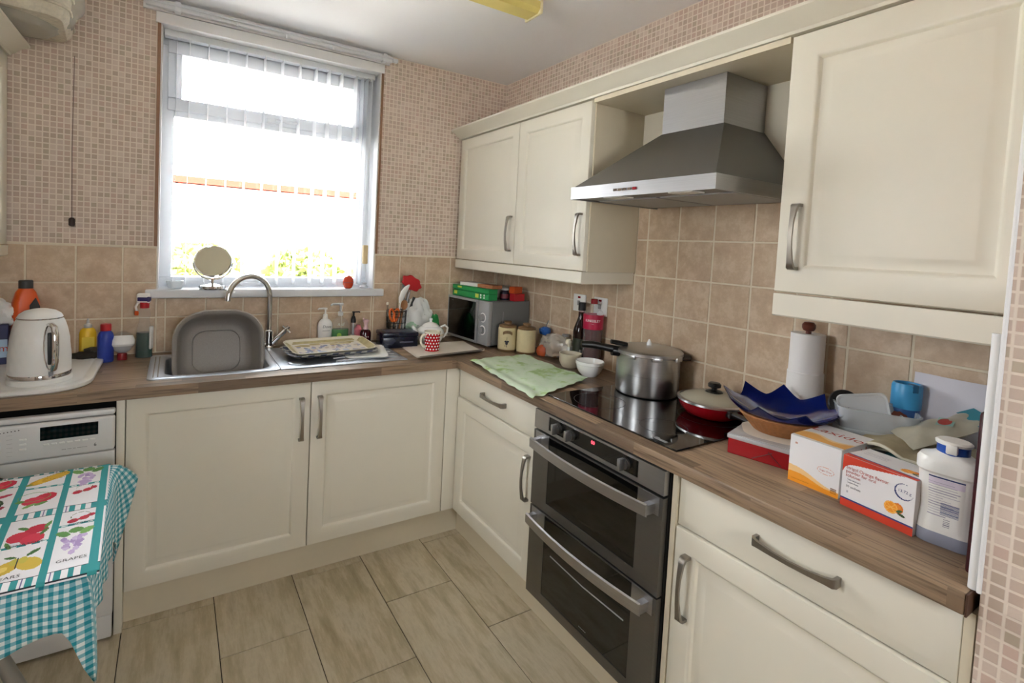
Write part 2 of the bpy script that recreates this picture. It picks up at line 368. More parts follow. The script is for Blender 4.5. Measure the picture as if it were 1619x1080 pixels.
# ---------------------------------------------------------------- window
win=sroot('window_1',(0,0,0)); Y0,Y1=.13,.2
def frame4(mb,x0,x1,z0,z1,t,y0,y1):
    return mb.rbox(x0,x1,y0,y1,z1-t,z1,.005).rbox(x0,x1,y0,y1,z0,z0+t,.005).rbox(x0,x0+t,y0,y1,z0+t,z1-t,.005).rbox(x1-t,x1,y0,y1,z0+t,z1-t,.005)
obj('frame',frame4(MB(),WX0,WX1,1.195,WZ1,.055,Y0,Y1).rbox(WX0+.055,WX1-.055,Y0,Y1,2.02,2.07,.005),'upvc',win)
obj('sash',frame4(MB(),-1.835,-.885,2.045,2.368,.058,Y0-.018,Y0+.03),'upvc',win)
obj('pane',MB().box(-1.79,-.93,.158,.166,2.09,2.33),'pane',win); obj('pane',MB().box(-1.815,-.88,.158,.166,1.24,2.03),'pane',win)
obj('handle',MB().rbox(-1.40,-1.335,.09,.112,2.055,2.078,.005).rbox(-1.36,-1.25,.078,.094,2.06,2.074,.005),'upvc',win)
obj('window_sill',MB().rbox(WX0,WX1,-.02,.15,1.163,1.203,.004).rbox(-1.905,-.78,-.036,-.001,1.163,1.203,.006,3),'upvc',win)
obj('reveal',MB().box(WX0,WX0+.006,0,.14,1.203,WZ1).box(WX1-.006,WX1,0,.14,1.203,WZ1).box(WX0,WX1,0,.14,WZ1-.006,WZ1),'white',win)
obj('head_board',MB().rbox(WX0-.02,WX1+.012,-.016,-.001,WZ1-.008,2.442,.003),'white',win)
# curtain rail above the board
cr=thing('curtain_rail','white plastic curtain track with gliders fixed along the wall above window','curtain rail',(-1.36,-.03,2.465))
obj('track',MB().rbox(-.56,.575,-.012,.012,-.012,.014,.004),'upvc',cr)
obj('back_board',MB().box(-.57,.57,.014,.03,-.02,.032),'white',cr); obj('pole',MB().tube([(-.57,-.024,.006),(.57,-.024,.006)],.006,8),'upvc',cr)
for x in (-.44,.53): obj('bracket',MB().rbox(x-.012,x+.012,-.02,.03,-.018,.026,.003),'upvc',cr)
for x in (-.2,.02,.25): obj('glider',MB().rbox(x-.006,x+.006,-.02,-.005,-.02,-.004,.002),'upvc',cr)
obj('finial',MB().rbox(.575,.606,-.018,.006,-.008,.012,.004),'upvc',cr)
# vertical blind, slats turned open
vb=thing('vertical_blind','white vertical blind hanging in window with slats turned open','blind',(-1.345,.072,2.40))
obj('headrail',MB().rbox(-.505,.497,-.022,.022,-.034,-.004,.003),'upvc',vb)
SLAT=N('blind_fabric'); SLAT.base('e9ecee').p(Roughness=.8); 
_tl=SLAT.n('ShaderNodeBsdfTranslucent'); _tl.inputs[0].default_value=(.93,.94,.96,1); _mx=SLAT.n('ShaderNodeMixShader'); _mx.inputs[0].default_value=.7
SLAT.t.links.new(SLAT.b.outputs[0],_mx.inputs[1]); SLAT.t.links.new(_tl.outputs[0],_mx.inputs[2]); SLAT.t.links.new(_mx.outputs[0],SLAT.out.inputs[0])
sm=mesh_of(MB().box(-.0007,.0007,-.040,.040,-1.125,0).box(-.002,.002,-.04,.04,-1.145,-1.125),'slat',SLAT.m)
sx=[-1.8,-1.748,-1.669,-1.585,-1.503,-1.419,-1.335,-1.25,-1.167,-1.1,-1.032,-.952,-.915,-.89]
for i,x in enumerate(sx):
    obj('slat',sm,None,vb,(x+1.345,0,-.034),(0,0,math.radians(1 if i<11 else -3)))
    if 0<i<12: obj('hanger',MB().box(-.006,.006,-.002,.002,-.034,-.03),'upvc',vb,(x+1.345,0,0))
obj('link_chain',MB().tube([(-.42,-.036,-1.17),(.43,-.036,-1.17)],.0012,6).tube([(-.42,.036,-1.17),(.43,.036,-1.17)],.0012,6),'upvc',vb)
obj('control_chain',MB().tube([(.47,-.03,-.03),(.468,-.03,-1.1)],.0022,6).tube([(.478,-.03,-.03),(.476,-.03,-1.1)],.0022,6).tube([(.478,-.035,-.03),(.455,-.05,-.98)],.0018,6),'upvc',vb)
obj('cord_weight',MB().rbox(.452,.478,-.068,-.04,-1.06,-.955,.005),plain('beige_plastic','cdb98c',.5),vb)
# ---------------------------------------------------------------- outside
structure(obj('ground',MB().box(-30,30,-30,45,-.45,-.4),plain('pale_paving','e3e0da',.9,0,.1,2)))
bn=N('pale_red_brick'); o_=bn.obj(); s_=bn.sep(o_); bt=bn.n('ShaderNodeTexBrick'); bn.set(bt.inputs['Vector'],bn.comb(s_[0],s_[2])); bt.inputs['Scale'].default_value=1
for nm,c in (('Color1','d7a292'),('Color2','cf9383'),('Mortar','d8cfc4')): bt.inputs[nm].default_value=rgba(c)
bt.inputs['Brick Width'].default_value=.225; bt.inputs['Row Height'].default_value=.075; bt.inputs['Mortar Size'].default_value=.01; bn.base(bt.outputs[0]).p(Roughness=.9)
EV=plain('red_fascia','52201a',.95); EV.node_tree.nodes['Principled BSDF'].inputs['Specular IOR Level'].default_value=0; EV2=plain('red_pipe','8a4436',.95); EV2.node_tree.nodes['Principled BSDF'].inputs['Specular IOR Level'].default_value=0
hs=thing('brick_house','pale brick house with red eaves seen through the window','house',(.6,14.,-.4))
obj('wall',MB().box(-5,6,0,5,0,3.2),bn.m,hs); rf=obj('roof',MB().prism([(-.5,3.34),(2.5,5.2),(5.5,3.34)],-5.3,6.3,0,'x'),plain('pale_slate_roof','b9b4b0',.8,0,.1,8),hs)
obj('eaves_board',MB().box(-5.3,6.3,-.52,-.40,3.2,3.38),EV,hs); obj('downpipe',MB().tube([(-2.3,-.1,0),(-2.3,-.1,3.2)],.05,10),EV2,hs)
for x in (-1.0,3.2):
    f=obj('window',MB().box(x-.7,x+.7,-.06,.02,1.3,2.5),'upvc',hs); obj('pane',MB().box(x-.62,x+.62,-.075,-.06,1.38,2.42),'pane',f)
def bush(name,label,x,y,z,sx,sy,sz,c,n=900,seed=1):
    r=random.Random(seed); mb=MB()
    for i in range(n):
        a,b=r.uniform(0,2*PI),r.uniform(-.3,1); q=r.uniform(.6,1); cxx=sx*q*cos(a)*math.sqrt(max(0,1-b*b)); cyy=sy*q*sin(a)*math.sqrt(max(0,1-b*b)); cz=sz*q*b
        d=Vector((r.gauss(0,1),r.gauss(0,1),r.gauss(0,1))).normalized(); e=d.cross(Vector((r.gauss(0,1),r.gauss(0,1),.3))).normalized(); l=r.uniform(.07,.13); p=Vector((cxx,cyy,cz))
        mb.add([p-d*l,p+e*l*.45,p+d*l,p-e*l*.45],[(0,1,2,3)])
    t=thing(name,label,'shrub',(x,y,z)); obj('foliage',mb,plain(name+'_leaf_%d'%seed,c,.7,0,.2,6),t,kind='stuff'); obj('stem',MB().tube([(0,0,-1.5),(0,0,.1)],.05,8),'brown_trim',t)
bush('garden_shrub','yellow-green shrub outside the window behind the shaving mirror',-1.5,5.2,.85,.6,.5,.5,'76803c',900,1)
bush('garden_shrub','yellow-green shrub outside the window behind the tap',-.05,5.4,.8,.62,.5,.5,'6d7a3a',900,2)
bush('garden_shrub','yellow-green shrub outside the window above the egg timer',1.25,5.6,.9,.55,.5,.5,'86873f',700,3)
# ---------------------------------------------------------------- cabinets
def door_mb(x0,x1,z0,z1,t=.02,fr=.062,y=0.):
    """raised-panel front: closed ring loft, front faces -y"""
    prof=[(0,0),(0,t-.005),(.0015,t-.0015),(.006,t),(fr-.006,t),(fr,t-.002),(fr+.004,t-.007),(fr+.008,t-.0115),(fr+.012,t-.012),(fr+.036,t-.004),(fr+.04,t-.0035)]
    rings=[]
    for i,d in prof: rings.append([(x0+i,y-d,z0+i),(x1-i,y-d,z0+i),(x1-i,y-d,z1-i),(x0+i,y-d,z1-i)])
    return MB().loft(rings)
def drawer_mb(x0,x1,z0,z1,t=.02,y=0.):
    prof=[(0,0),(0,t-.010),(.002,t-.0085),(.022,t-.001),(.026,t)]
    return MB().loft([[(x0+i,y-d,z0+i),(x1-i,y-d,z0+i),(x1-i,y-d,z1-i),(x0+i,y-d,z1-i)] for i,d in prof])
def handle_mb(L=.175,horizontal=False,s=1.):
    st=[(-.5,0,.010,.004),(-.5,.018,.010,.004),(-.47,.024,.0095,.005),(-.4,.0275,.0075,.0045),(-.2,.034,.0055,.004),(0,.036,.005,.004),(.2,.034,.0055,.004),(.4,.0275,.0075,.0045),(.47,.024,.0095,.005),(.5,.018,.010,.004),(.5,0,.010,.004)]
    rings=[]
    for i,(t,d,w,h) in enumerate(st):
        w*=s; z=t*L; 
        zi=-h if t<0 else (h if t>0 else 0)
        if i in(0,1,9,10):   # feet: the bar turns into the door
            rings.append([(-w,-d,z),(w,-d,z),(w,-d+(0.002 if i in (1,9) else 0),z-2*zi),(-w,-d+(0.002 if i in (1,9) else 0),z-2*zi)])
        else: rings.append([(-w,-d-h*.5,z),(w,-d-h*.5,z),(w,-d+h,z-(.004 if t>0 else -.004 if t<0 else 0)),(-w,-d+h,z-(.004 if t>0 else -.004 if t<0 else 0))])
    m=MB().loft(rings)
    if horizontal: m.v=[(z,y,-x) for x,y,z in m.v]
    return m
HV=mesh_of(handle_mb(.182),'handle','nickel',50); HH=mesh_of(handle_mb(.182,True),'handle','nickel',50)
def handle(parent,x,y,z,horiz=False,label=None): return obj('handle',HH if horiz else HV,None,parent,(x,y,z),label=label)
def carcass(x0,x1,z0,z1,depth,y=0.,top=False):
    t=.018; m=MB().box(x0,x0+t,y+.001,depth,z0,z1).box(x1-t,x1,y+.001,depth,z0,z1).box(x0+t,x1-t,y+.001,depth,z0,z0+t).box(x0+t,x1-t,depth-.01,depth,z0+t,z1)
    if top: m.box(x0+t,x1-t,y+.001,depth-.01,z1-t,z1)
    return m
BZ0,BZ1=.152,.867
# sink base, front faces -y at y=-.56 (doors to -.58)
t=thing('base_cabinet','wide cream two-door base cabinet under the sink','cabinet',(-1.2885,-.56,0))
obj('carcass',carcass(-.6445,.6425,.152,.869,.53),'cream_side',t)
obj('end_panel',MB().rbox(-.672,-.6465,-.016,.53,.0,.869,.002),'cream',t)
for x0,x1,hx in ((-.6435,-.0015,-.039),(.0015,.6415,.036)):
    d=obj('door',door_mb(x0,x1,BZ0,BZ1),'cream',t); handle(d,hx,-.02,.713)
obj('corner_post',MB().rbox(.645,.728,-.018,.02,BZ0,.869,.002),'cream',t)
# drawer unit between corner and oven (faces -x)
t=thing('base_cabinet','cream drawer and door cabinet standing between the corner and the oven','cabinet',(-.56,-.579,0),-PI/2)
obj('carcass',carcass(.001,.646,.152,.869,.54),'cream_side',t)
d=obj('drawer',drawer_mb(.002,.644,.728,BZ1),'cream',t); handle(d,.335,-.02,.802,True)
d=obj('door',door_mb(.002,.644,BZ0,.723),'cream',t); handle(d,.6,-.02,.567)
# drawer unit past the oven
t=thing('base_cabinet','cream wide drawer and door cabinet at the end of worktop','cabinet',(-.56,-1.84,0),-PI/2)
obj('carcass',carcass(.0,.606,.152,.869,.54),'cream_side',t)
obj('end_panel',MB().box(-.002,.013,-.02,.0,.152,.869),'cream_side',t); obj('end_panel',MB().box(.607,.622,-.012,.54,0,.869),'cream_side',t)
d=obj('drawer',drawer_mb(.016,.606,.726,BZ1),'cream',t); handle(d,.328,-.02,.806,True)
d=obj('door',door_mb(.016,.606,BZ0,.721),'cream',t); handle(d,.06,-.02,.57)
structure(obj('baseboard_back',MB().box(-1.96,-.52,-.52,-.504,.002,.15),'cream_side')); structure(obj('baseboard_right',MB().box(-.52,-.504,-2.447,-.5205,.002,.143),'cream_side'))
# wall units on the tiled wall: local x runs towards the camera, front -y local -> world -x
def pelmet(x0,x1,z0,z1,ends): 
    m=MB().prism([(-.024,z1),(-.024,z0+.004),(-.020,z0),(.0,z0),(.0,z1)],x0,x1,0,'x')
    if ends: m.box(x1-.02,x1,0,.29,z0,z1)
    return m
UZ0,UZ1=1.388,2.103; UD=.29
t=thing('wall_cabinet','cream two-door wall cabinet hung in the corner above microwave','cabinet',(-.302,-.022,0),-PI/2)
obj('carcass',carcass(.0,1.125,UZ0-.003,UZ1,UD,0,True),'cream_side',t)
for x0,x1,hx in ((.003,.603,.605-.035+.038),(.606,1.118,1.094)):
    d=obj('door',door_mb(x0,x1,UZ0,UZ1-.003,.02,.058),'cream',t); handle(d,(.572 if x0<.1 else 1.09),-.02,1.542)
obj('pelmet',pelmet(0,1.118,1.333,UZ0-.004,True),'cream',t)
t=thing('wall_cabinet','large cream single-door wall cabinet hung beside the extractor hood','cabinet',(-.302,-1.93,0),-PI/2)
obj('carcass',carcass(.0,.53,UZ0-.003,UZ1,UD,0,True),'cream_side',t)
d=obj('door',door_mb(.003,.528,UZ0,UZ1-.003,.02,.07),'cream',t); handle(d,.055,-.02,1.542)
obj('pelmet',pelmet(.006,.53,1.318,UZ0-.006,False),'cream',t)
# cornice across everything and the bridging shelf over the hood
cp=[(.0,2.106),(-.024,2.106),(-.028,2.114),(-.036,2.118),(-.058,2.138),(-.078,2.146),(-.084,2.150),(-.084,2.158),(.0,2.158)]
t=thing('cornice','cream moulded cornice running along the top of wall cabinets','cornice',(-.302,-.022,0),-PI/2)
obj('moulding',MB().prism(cp,-.018,2.438,0,'x'),'cream',t)
t=thing('bridging_panel','cream bridging shelf and back boards closing the space above the hood','panel',(-.302,-1.15,0),-PI/2)
obj('shelf',MB().box(0,.777,-.018,.29,2.086,2.104),'cream_side',t)
obj('back_board',MB().box(0,.777,.286,.296,1.698,2.085),'cream',t)
# wall unit on the other wall (only its far end shows)
t=thing('wall_cabinet','cream wall cabinet hung on the side wall above the kettle','cabinet',(-2.39,-.02,0),PI/2)
obj('carcass',carcass(-1.2,.0,UZ0-.003,UZ1+.03,.29,0,True),'cream_side',t)
for x0,x1 in ((-.6,-.003),(-1.2,-.603)):
    d=obj('door',door_mb(x0,x1,UZ0,UZ1+.027,.02,.058),'cream',t); handle(d,x0+.04,-.02,1.542)
obj('pelmet',pelmet(-1.2,-.006,1.343,UZ0-.004,False),'cream',t)
obj('cornice',MB().prism([(a,b+.03) for a,b in cp],-1.2,.016,0,'x'),'cream',t)
# ---------------------------------------------------------------- worktop
t=thing('worktop','oak-block L-shaped worktop running under the window and along tiled wall','worktop',(0,0,.87))
HX0,HX1,HY0,HY1=-1.83,-1.43,-.497,-.125
mb=MB()
for a in ((XL,HX0,-.6,-.0105),(HX1,-.602,-.6,-.0105),(HX0,HX1,-.6,HY0),(HX0,HX1,HY1,-.0105)): mb.box(*a,0,.04)
obj('back_run',mb,'wood_x',t)
obj('side_run',MB().rbox(-.6,-.0105,PY+.012,-.0105,0,.04,.004,2),'wood_y',t)
obj('edge_strip',MB().box(-.6,-.02,PY+.009,PY+.012,.0,.04),plain('dark_edging','4a3021',.5),t)
# ---------------------------------------------------------------- sink and tap
t=thing('sink','stainless steel inset sink with single bowl and ridged drainer','sink',(-1.351,-.3,.91))
ow=[rrect(1.05,.43,.02,0),rrect(1.05,.43,.02,.003),rrect(1.035,.415,.018,.0065)]
rb=lambda w,d,r,z: rrect(w,d,r,z,5,-.276,-.012)
obj('rim',MB().loft([rrect(.475,.43,.02,.0,5,-.2875,0),rrect(.475,.43,.02,.004,5,-.2875,0),rrect(.462,.417,.018,.0055,5,-.2875,0),rb(.395,.36,.07,.0055),rb(.385,.35,.066,.002)],0,False,False),'steel_sink',t)
obj('bowl',MB().loft([rb(.385,.35,.066,.002),rb(.38,.345,.066,-.012),rb(.36,.325,.07,-.13),rb(.30,.27,.07,-.148),rb(.06,.06,.029,-.152)],0,False,True),'steel_sink',t)
dr=MB().rbox(-.05,.525,-.215,.215,.0,.0045,.0015,1); 
obj('drainer',dr,'steel_sink',t)
for k in range(6): obj('ridge',MB().tube([(.2,-.15+k*.055,.0045),(.26,-.15+k*.055,.007),(.47,-.15+k*.055,.007),(.5,-.15+k*.055,.0045)],.005,8),'steel_sink',t)
for x in (-.505,-.49): obj('groove',MB().tube([(x,-.19,.0055),(x,.17,.0055)],.002,6),'nickel',t)
obj('overflow_cover',MB().lathe([(.036,.0),(.036,.008),(.03,.0105),(.0,.0105)],24,0,.03,-.13),'steel_sink',t)
t=thing('mixer_tap','chrome swan-neck mixer tap with two angled crosshead handles behind sink','tap',(-1.385,-.068,.915))
obj('base',MB().lathe([(.027,0),(.027,.006),(.021,.012),(.018,.03),(.021,.05),(.021,.085),(.0155,.09)],24),'chrome',t)
arc=[(0,0,.085),(0,0,.255)]+[(-.098*(1-cos(a)),-.055*(1-cos(a)),.255+.105*sin(a)) for a in np.linspace(.15,PI*.93,16)]
e=Vector(arc[-1]); arc+=[tuple(e+Vector((-.003,-.0017,-.03)))]
obj('spout',MB().tube(arc,[.0125]*len(arc),14),'chrome',t)
for s in (-1,1):
    h=obj('handle',MB().tube([(s*.012,0,.02),(s*.075,-.004,.083)],[.0125,.0135],12),'chrome',t)
    c=Vector((s*.082,-.004,.09)); 
    obj('crosshead',MB().tube([c+Vector((.018*s,0,-.018)),c+Vector((-.018*s,0,.018))],.0055,8).tube([c+Vector((0,-.025,0)),c+Vector((0,.025,0))],.0055,8).tube([c-Vector((s*.008,0,.008)),c+Vector((s*.012,0,.012))],.009,10),'chrome',h)
# ---------------------------------------------------------------- oven (local x towards camera, front -y)
t=thing('double_oven','built-under stainless steel double oven with black glass doors','oven',(-.585,-1.2345,0),-PI/2)
obj('body',MB().box(.0,.597,.003,.52,.152,.868),'shadow_gap',t)
def slab(x0,x1,z0,z1,hx0,hx1,hz0,hz1,y0=-.02,y1=0): # frame round a glass
    return MB().box(x0,hx0,y0,y1,z0,z1).box(hx1,x1,y0,y1,z0,z1).box(hx0,hx1,y0,y1,z0,hz0).box(hx0,hx1,y0,y1,hz1,z1)
cp_=obj('control_panel',slab(.0,.594,.797,.868,.083,.5,.81,.8605),'steel',t)
obj('fascia_glass',MB().box(.083,.5,-.017,-.002,.81,.8605),'black_glass',cp_)
def knob(x):
    k=obj('knob',MB().tube([(0,0,0),(0,-.007,0)],.0185,24).tube([(0,-.007,0),(0,-.012,0)],.017,24),'steel_dark',t,(x,-.017,.834))
    obj('grip',MB().rbox(-.0055,.0055,-.033,-.010,-.0185,.0185,.002),'steel',k)
for x in (.134,.203,.449): knob(x)
RED=N('red_led'); RED.base('200000'); RED.b.inputs['Emission Color'].default_value=(1,.05,.08,1); RED.b.inputs['Emission Strength'].default_value=3
text('00',.017,RED.m,cp_,(.307,-.0176,.845),(PI/2,0,0),'clock_digits')
for nm,z0,z1,g0,g1,hz in (('upper',.502,.789,.537,.783,.752),('lower',.157,.496,.192,.49,.462)):
    d=obj('door',slab(.0,.594,z0,z1,.088,.505,g0,g1),'steel_dark',t)
    obj('window_glass',MB().box(.088,.505,-.0185,-.004,g0,g1),'black_glass',d)
    obj('end_plate',MB().box(.012,.088,-.0215,-.0195,z1-.055,z1-.002),'steel',d); obj('end_plate',MB().box(.505,.582,-.0215,-.0195,z1-.055,z1-.002),'steel',d)
    pts=[]
    for q in np.linspace(-1,1,17): pts.append((.297+q*.272,-.055+.0-.022*(1-q*q)+(.0 if abs(q)<.99 else .0),hz))
    hb=MB(); rings=[]
    for (x,y,z) in pts: rings.append([(x,y,z-.019),(x,y-.006,z-.016),(x,y-.006,z+.016),(x,y,z+.019)])
    hb.loft(rings); hb.box(.025,.045,-.056,-.0216,hz-.014,hz+.014).box(.549,.569,-.056,-.0216,hz-.014,hz+.014)
    obj('handle',hb,'steel',d)
    if nm=='lower':
        obj('glass_line',MB().tube([(.13,-.0192,.36),(.3,-.0192,.352),(.48,-.0192,.358)],.0022,6),'grey',d)  # thin grey line across the lower glass
        text('-----',.022,'grey',d,(.31,-.0192,.212),(PI/2,0,0),'maker_mark')
# ---------------------------------------------------------------- hob
t=thing('induction_hob','black glass hob set flush into worktop over the oven','hob',(-.297,-1.527,.91))
obj('glass',MB().rbox(-.253,.253,-.293,.293,.0,.006,.002,1),'black_glass',t)
for x,y,r in ((-.12,.15,.095),(.12,.15,.075),(-.12,-.14,.075),(.12,-.14,.105)):
    n=48; mb=MB(); vs=[];fs=[]
    for i in range(n):
        a=2*PI*i/n; vs+= [(x+r*cos(a),y+r*sin(a),.0063),(x+(r-.0018)*cos(a),y+(r-.0018)*sin(a),.0063)]
    fs=[(2*i,2*((i+1)%n),2*((i+1)%n)+1,2*i+1) for i in range(n)]; mb.add(vs,fs); obj('zone_ring',mb,'dark_grey',t)
obj('control_dot',MB().lathe([(.01,.0063),(.0,.0064)],16,0,-.225,-.2),'grey',t)
obj('zone_lamp',MB().rbox(-.235,-.222,-.24,-.2,.006,.0066,.0002,1),'grey',t)
# ---------------------------------------------------------------- extractor hood
t=thing('extractor_hood','stainless steel chimney extractor hood mounted over the hob','hood',(-.012,-1.547,1.667))
x0,x1,y0,y1=-.488,0,-.302,.302
obj('front_band',MB().box(x0,x0+.004,y0,y1,0,.045).box(x0+.004,x1,y0,y0+.004,0,.045).box(x0+.004,x1,y1-.004,y1,0,.045),'steel',t)
obj('canopy',MB().loft([[(x0+.006,y0+.006,.045),(x1,y0+.006,.045),(x1,y1-.006,.045),(x0+.006,y1-.006,.045)],[(-.24,-.148,.252),(x1,-.148,.252),(x1,.102,.252),(-.24,.102,.252)]],0,False,False),'steel_dark',t)
obj('chimney',MB().box(-.24,0,-.146,.1,.252,.417),'steel',t)
ub=obj('underside',MB().box(x0+.004,x1,y0+.004,y1-.004,.006,.012),'steel_dark',t)
for yy in (-.145,.145): obj('grease_filter',MB().rbox(-.36,-.05,yy-.138,yy+.138,.001,.008,.002,1),'grey',t)
for yy in (-.16,.12): obj('lamp_cover',MB().rbox(-.455,-.395,yy-.045,yy+.045,.001,.007,.002,1),'ceramic',t)
for k in range(5): obj('button',MB().rbox(x0-.004,x0,.075-k*.021-.009,.075-k*.021+.007,.017,.026,.001,1),'chrome' if k<4 else 'red',t)
# ---------------------------------------------------------------- washing machine
t=thing('washing_machine','white front-loading washing machine under the worktop beneath kettle','washing machine',(-2.262,-.6,0))
structure(obj('added_shade_panel',MB().box(-2.60,-2.582,-.58,-.012,.002,.869),'cream_side'))  # unseen panel added to keep side light out of the machine gap
WM=plain('white_appliance','d9d9d8',.35,0,.01)
obj('body',MB().rbox(-.298,.298,.012,.58,.012,.835,.006),'shadow_gap',t)  # body coloured near-black to stand for shade in the gap above
obj('control_panel',MB().rbox(-.3,.3,-.01,.02,.7,.822,.01,3),WM,t); obj('top_edge',MB().rbox(-.3,.3,-.006,.02,.825,.845,.006),WM,t)
fp=obj('front_panel',MB().rbox(-.3,.3,-.004,.02,.1,.697,.004),WM,t); obj('plinth',MB().rbox(-.298,.298,.0,.02,.014,.097,.004),WM,t)
obj('display',MB().rbox(.1,.254,-.0115,-.009,.763,.808,.001,1),'black_glass',t)
for k in range(7): obj('button',MB().rbox(.108+k*.0205,.123+k*.0205,-.0125,-.009,.746,.7515,.001,1),'plastic_white',t)
for z in (.742,.758,.774): obj('button',MB().rbox(.048,.066,-.0125,-.009,z-.003,z+.003,.001,1),'plastic_white',t)
obj('dial',MB().tube([(-.03,-.009,.755),(-.03,-.03,.755)],[.034,.031],28),WM,t)
text('--- --- -- -------',.012,'dark_grey',t,(.19,-.0107,.726),(PI/2,0,0)); text('6',.017,'dark_grey',t,(.246,-.0107,.728),(PI/2,0,0))
for k in range(6): text('-----',.009,'grey',t,(.025,-.0107,.793-k*.0135),(PI/2,0,0),'programme_mark')
for k in range(6): obj('programme_lamp',MB().rbox(.001+k*.009,.004+k*.009,-.0112,-.009,.801+.0008*k,.804+.0008*k,.0005,1),'dark_grey',t)
dc=(-.105,.462)
def ringY(r0,r1,y0,y1,n=48):
    mb=MB(); R=[]
    for r,y in ((r0,y1),(r0,y0),((r0+r1)/2,y0-.012),(r1,y0),(r1,y1)): R.append([(dc[0]+r*cos(2*PI*i/n),y,dc[1]+r*sin(2*PI*i/n)) for i in range(n)])
    mb.loft(R,0,False,False); return mb
dd=obj('door_ring',ringY(.165,.222,-.02,.0),'dark_grey',t); obj('door_rim',ringY(.13,.166,-.026,.0),'grey',t)
obj('door_glass',MB().tube([(dc[0],-.012,dc[1]),(dc[0],-.002,dc[1])],.132,40),'black_glass',t)
# ================================================================ things on the worktop under the window
Z=.91
MT['glass']=clear('clear_plastic','e8eef0',.1,.06); MT['frosted']=clear('translucent_plastic','e4e9ec',.5,.3)
MT['white_bag']=clear('white_polythene','eceeec',.88,.5); MT['clear_bag']=clear('crinkled_clear_film','dcd6cc',.42,.15)
def prof_tube(mb,*a,**k): return mb.tube(*a,**k)
def crumple(seed,sx,sy,sz,amp=.25,n=26,m=20,flat=True):
    r=random.Random(seed); ds=[(Vector((r.gauss(0,1),r.gauss(0,1),r.gauss(0,1))).normalized(),r.uniform(3,9),r.uniform(0,6)) for _ in range(9)]
    mb=MB()
    def f(u,v):
        a=2*PI*u; b=PI*v; d=Vector((sin(b)*cos(a),sin(b)*sin(a),cos(b))); k=1+amp*sum(abs(sin(q*d.dot(e)+p))-.5 for e,q,p in ds)/3.2
        z=d.z*k*sz
        return (d.x*k*sx,d.y*k*sy,max(z,-sz*.8) if flat else z)
    return mb.grid(f,n,m)
# --- kettle on its board
t=thing('serving_board','white plastic serving board with rounded corners beneath the kettle','board',(-2.27,-.3,Z))
o=rrect(.46,.57,.13,0,8); 
obj('board',MB().loft([[(x*.98,y*.98,0) for x,y,_ in o],[(x,y,.005) for x,y,_ in o],[(x,y,.015) for x,y,_ in o],[(x*.985,y*.985,.018) for x,y,_ in o],[(x*.89,y*.91,.018) for x,y,_ in o],[(x*.88,y*.90,.0165) for x,y,_ in o],[(x*.86,y*.885,.0165) for x,y,_ in o],[(x*.85,y*.875,.018) for x,y,_ in o]]),'plastic_white',t)
t=thing('kettle','white quilted electric kettle with chrome handle standing on a white board','kettle',(-2.19,-.455,Z+.018),math.radians(28)); t.scale=(.79,.79,1)
kb=MB(); KP=[(.108,.0),(.110,.004),(.110,.02)]; n=72
pr=[(.1085,.034),(.1095,.05),(.109,.075),(.1075,.1),(.105,.125),(.102,.15),(.0985,.17),(.094,.188),(.0885,.203),(.083,.214),(.078,.2215)]
def quilt(a,z):
    d=abs(sin(a*9+z*52))*abs(sin(a*9-z*52)); return 1+.012*(d-.5)
fine=[]
for (r0,z0),(r1,z1) in zip(pr[:-1],pr[1:]):
    for k in range(4): fine.append((r0+(r1-r0)*k/4,z0+(z1-z0)*k/4))
fine.append(pr[-1])
obj('body',MB().lathe(fine,108,0,rfun=quilt),'plastic_white',t,sharp=80)
obj('base',MB().lathe([(.110,0),(.1125,.003),(.1125,.016),(.109,.019)],48),'plastic_white',t)
obj('chrome_ring',MB().lathe([(.109,.019),(.1105,.021),(.1105,.031),(.109,.034)],48),'chrome',t)
obj('lid',MB().lathe([(.0795,.2225),(.079,.226),(.072,.236),(.055,.246),(.03,.252),(.0,.254)],48),'plastic_white',t)
obj('lid_rim',MB().lathe([(.078,.2205),(.0815,.2215),(.0815,.2245),(.078,.2255)],48),'chrome',t)
fr=[]
for q in np.linspace(0,2*PI,25): fr.append((.021*sin(q),-.1055-.004+.0145*(.5+.5*cos(q))*1.0,.128+.078*cos(q)))
obj('handle_frame',MB().tube(fr,.0028,8),'chrome',t)
obj('water_gauge',MB().rbox(-.010,.010,-.1165,-.1,.07,.18,.004),'dark_grey',t)
obj('handle',MB().tube([(0,-.092,.206),(0,-.118,.209),(0,-.146,.2),(0,-.158,.176),(0,-.16,.13),(0,-.156,.085),(0,-.142,.058),(0,-.112,.05)],[(.011,.006),(.012,.007),(.0125,.0075),(.0125,.008),(.0125,.008),(.0125,.0075),(.0125,.007),(.011,.006)],12),'chrome',t)
obj('switch',MB().rbox(-.008,.008,-.121,-.105,.031,.049,.004),'grey',t)
# --- detergents and bottles by the wall
def bottle(prof,mat,root,n=28,sq=None,name='body'):
    mb=MB().lathe(prof,n)
    if sq: mb.v=[(x*sq[0],y*sq[1],z) for x,y,z in mb.v]
    return obj(name,mb,mat,root)
OR=plain('orange_plastic','d2541a',.35)
t=thing('detergent_bottle','orange plastic detergent bottle with grey cap behind the kettle','bottle',(-2.3,-.085,Z),math.radians(20)); t.scale=(.84,.84,1)
obj('body',MB().loft([rrect(.1,.07,.025,0),rrect(.104,.074,.028,.01),rrect(.104,.074,.028,.2),rrect(.1,.07,.028,.25),rrect(.075,.055,.024,.29),rrect(.05,.045,.02,.306)]),OR,t)
obj('handle_hole',MB().prism([(.008,.12),(.046,.12),(.046,.235),(.03,.27),(.008,.24)],-.0385,-.03,0,'y'),'dark_grey',t)
obj('cap',MB().lathe([(.027,.306),(.027,.336),(.024,.338)],24),'dark_grey',t)
NV=plain('navy_card','1b2450',.45)
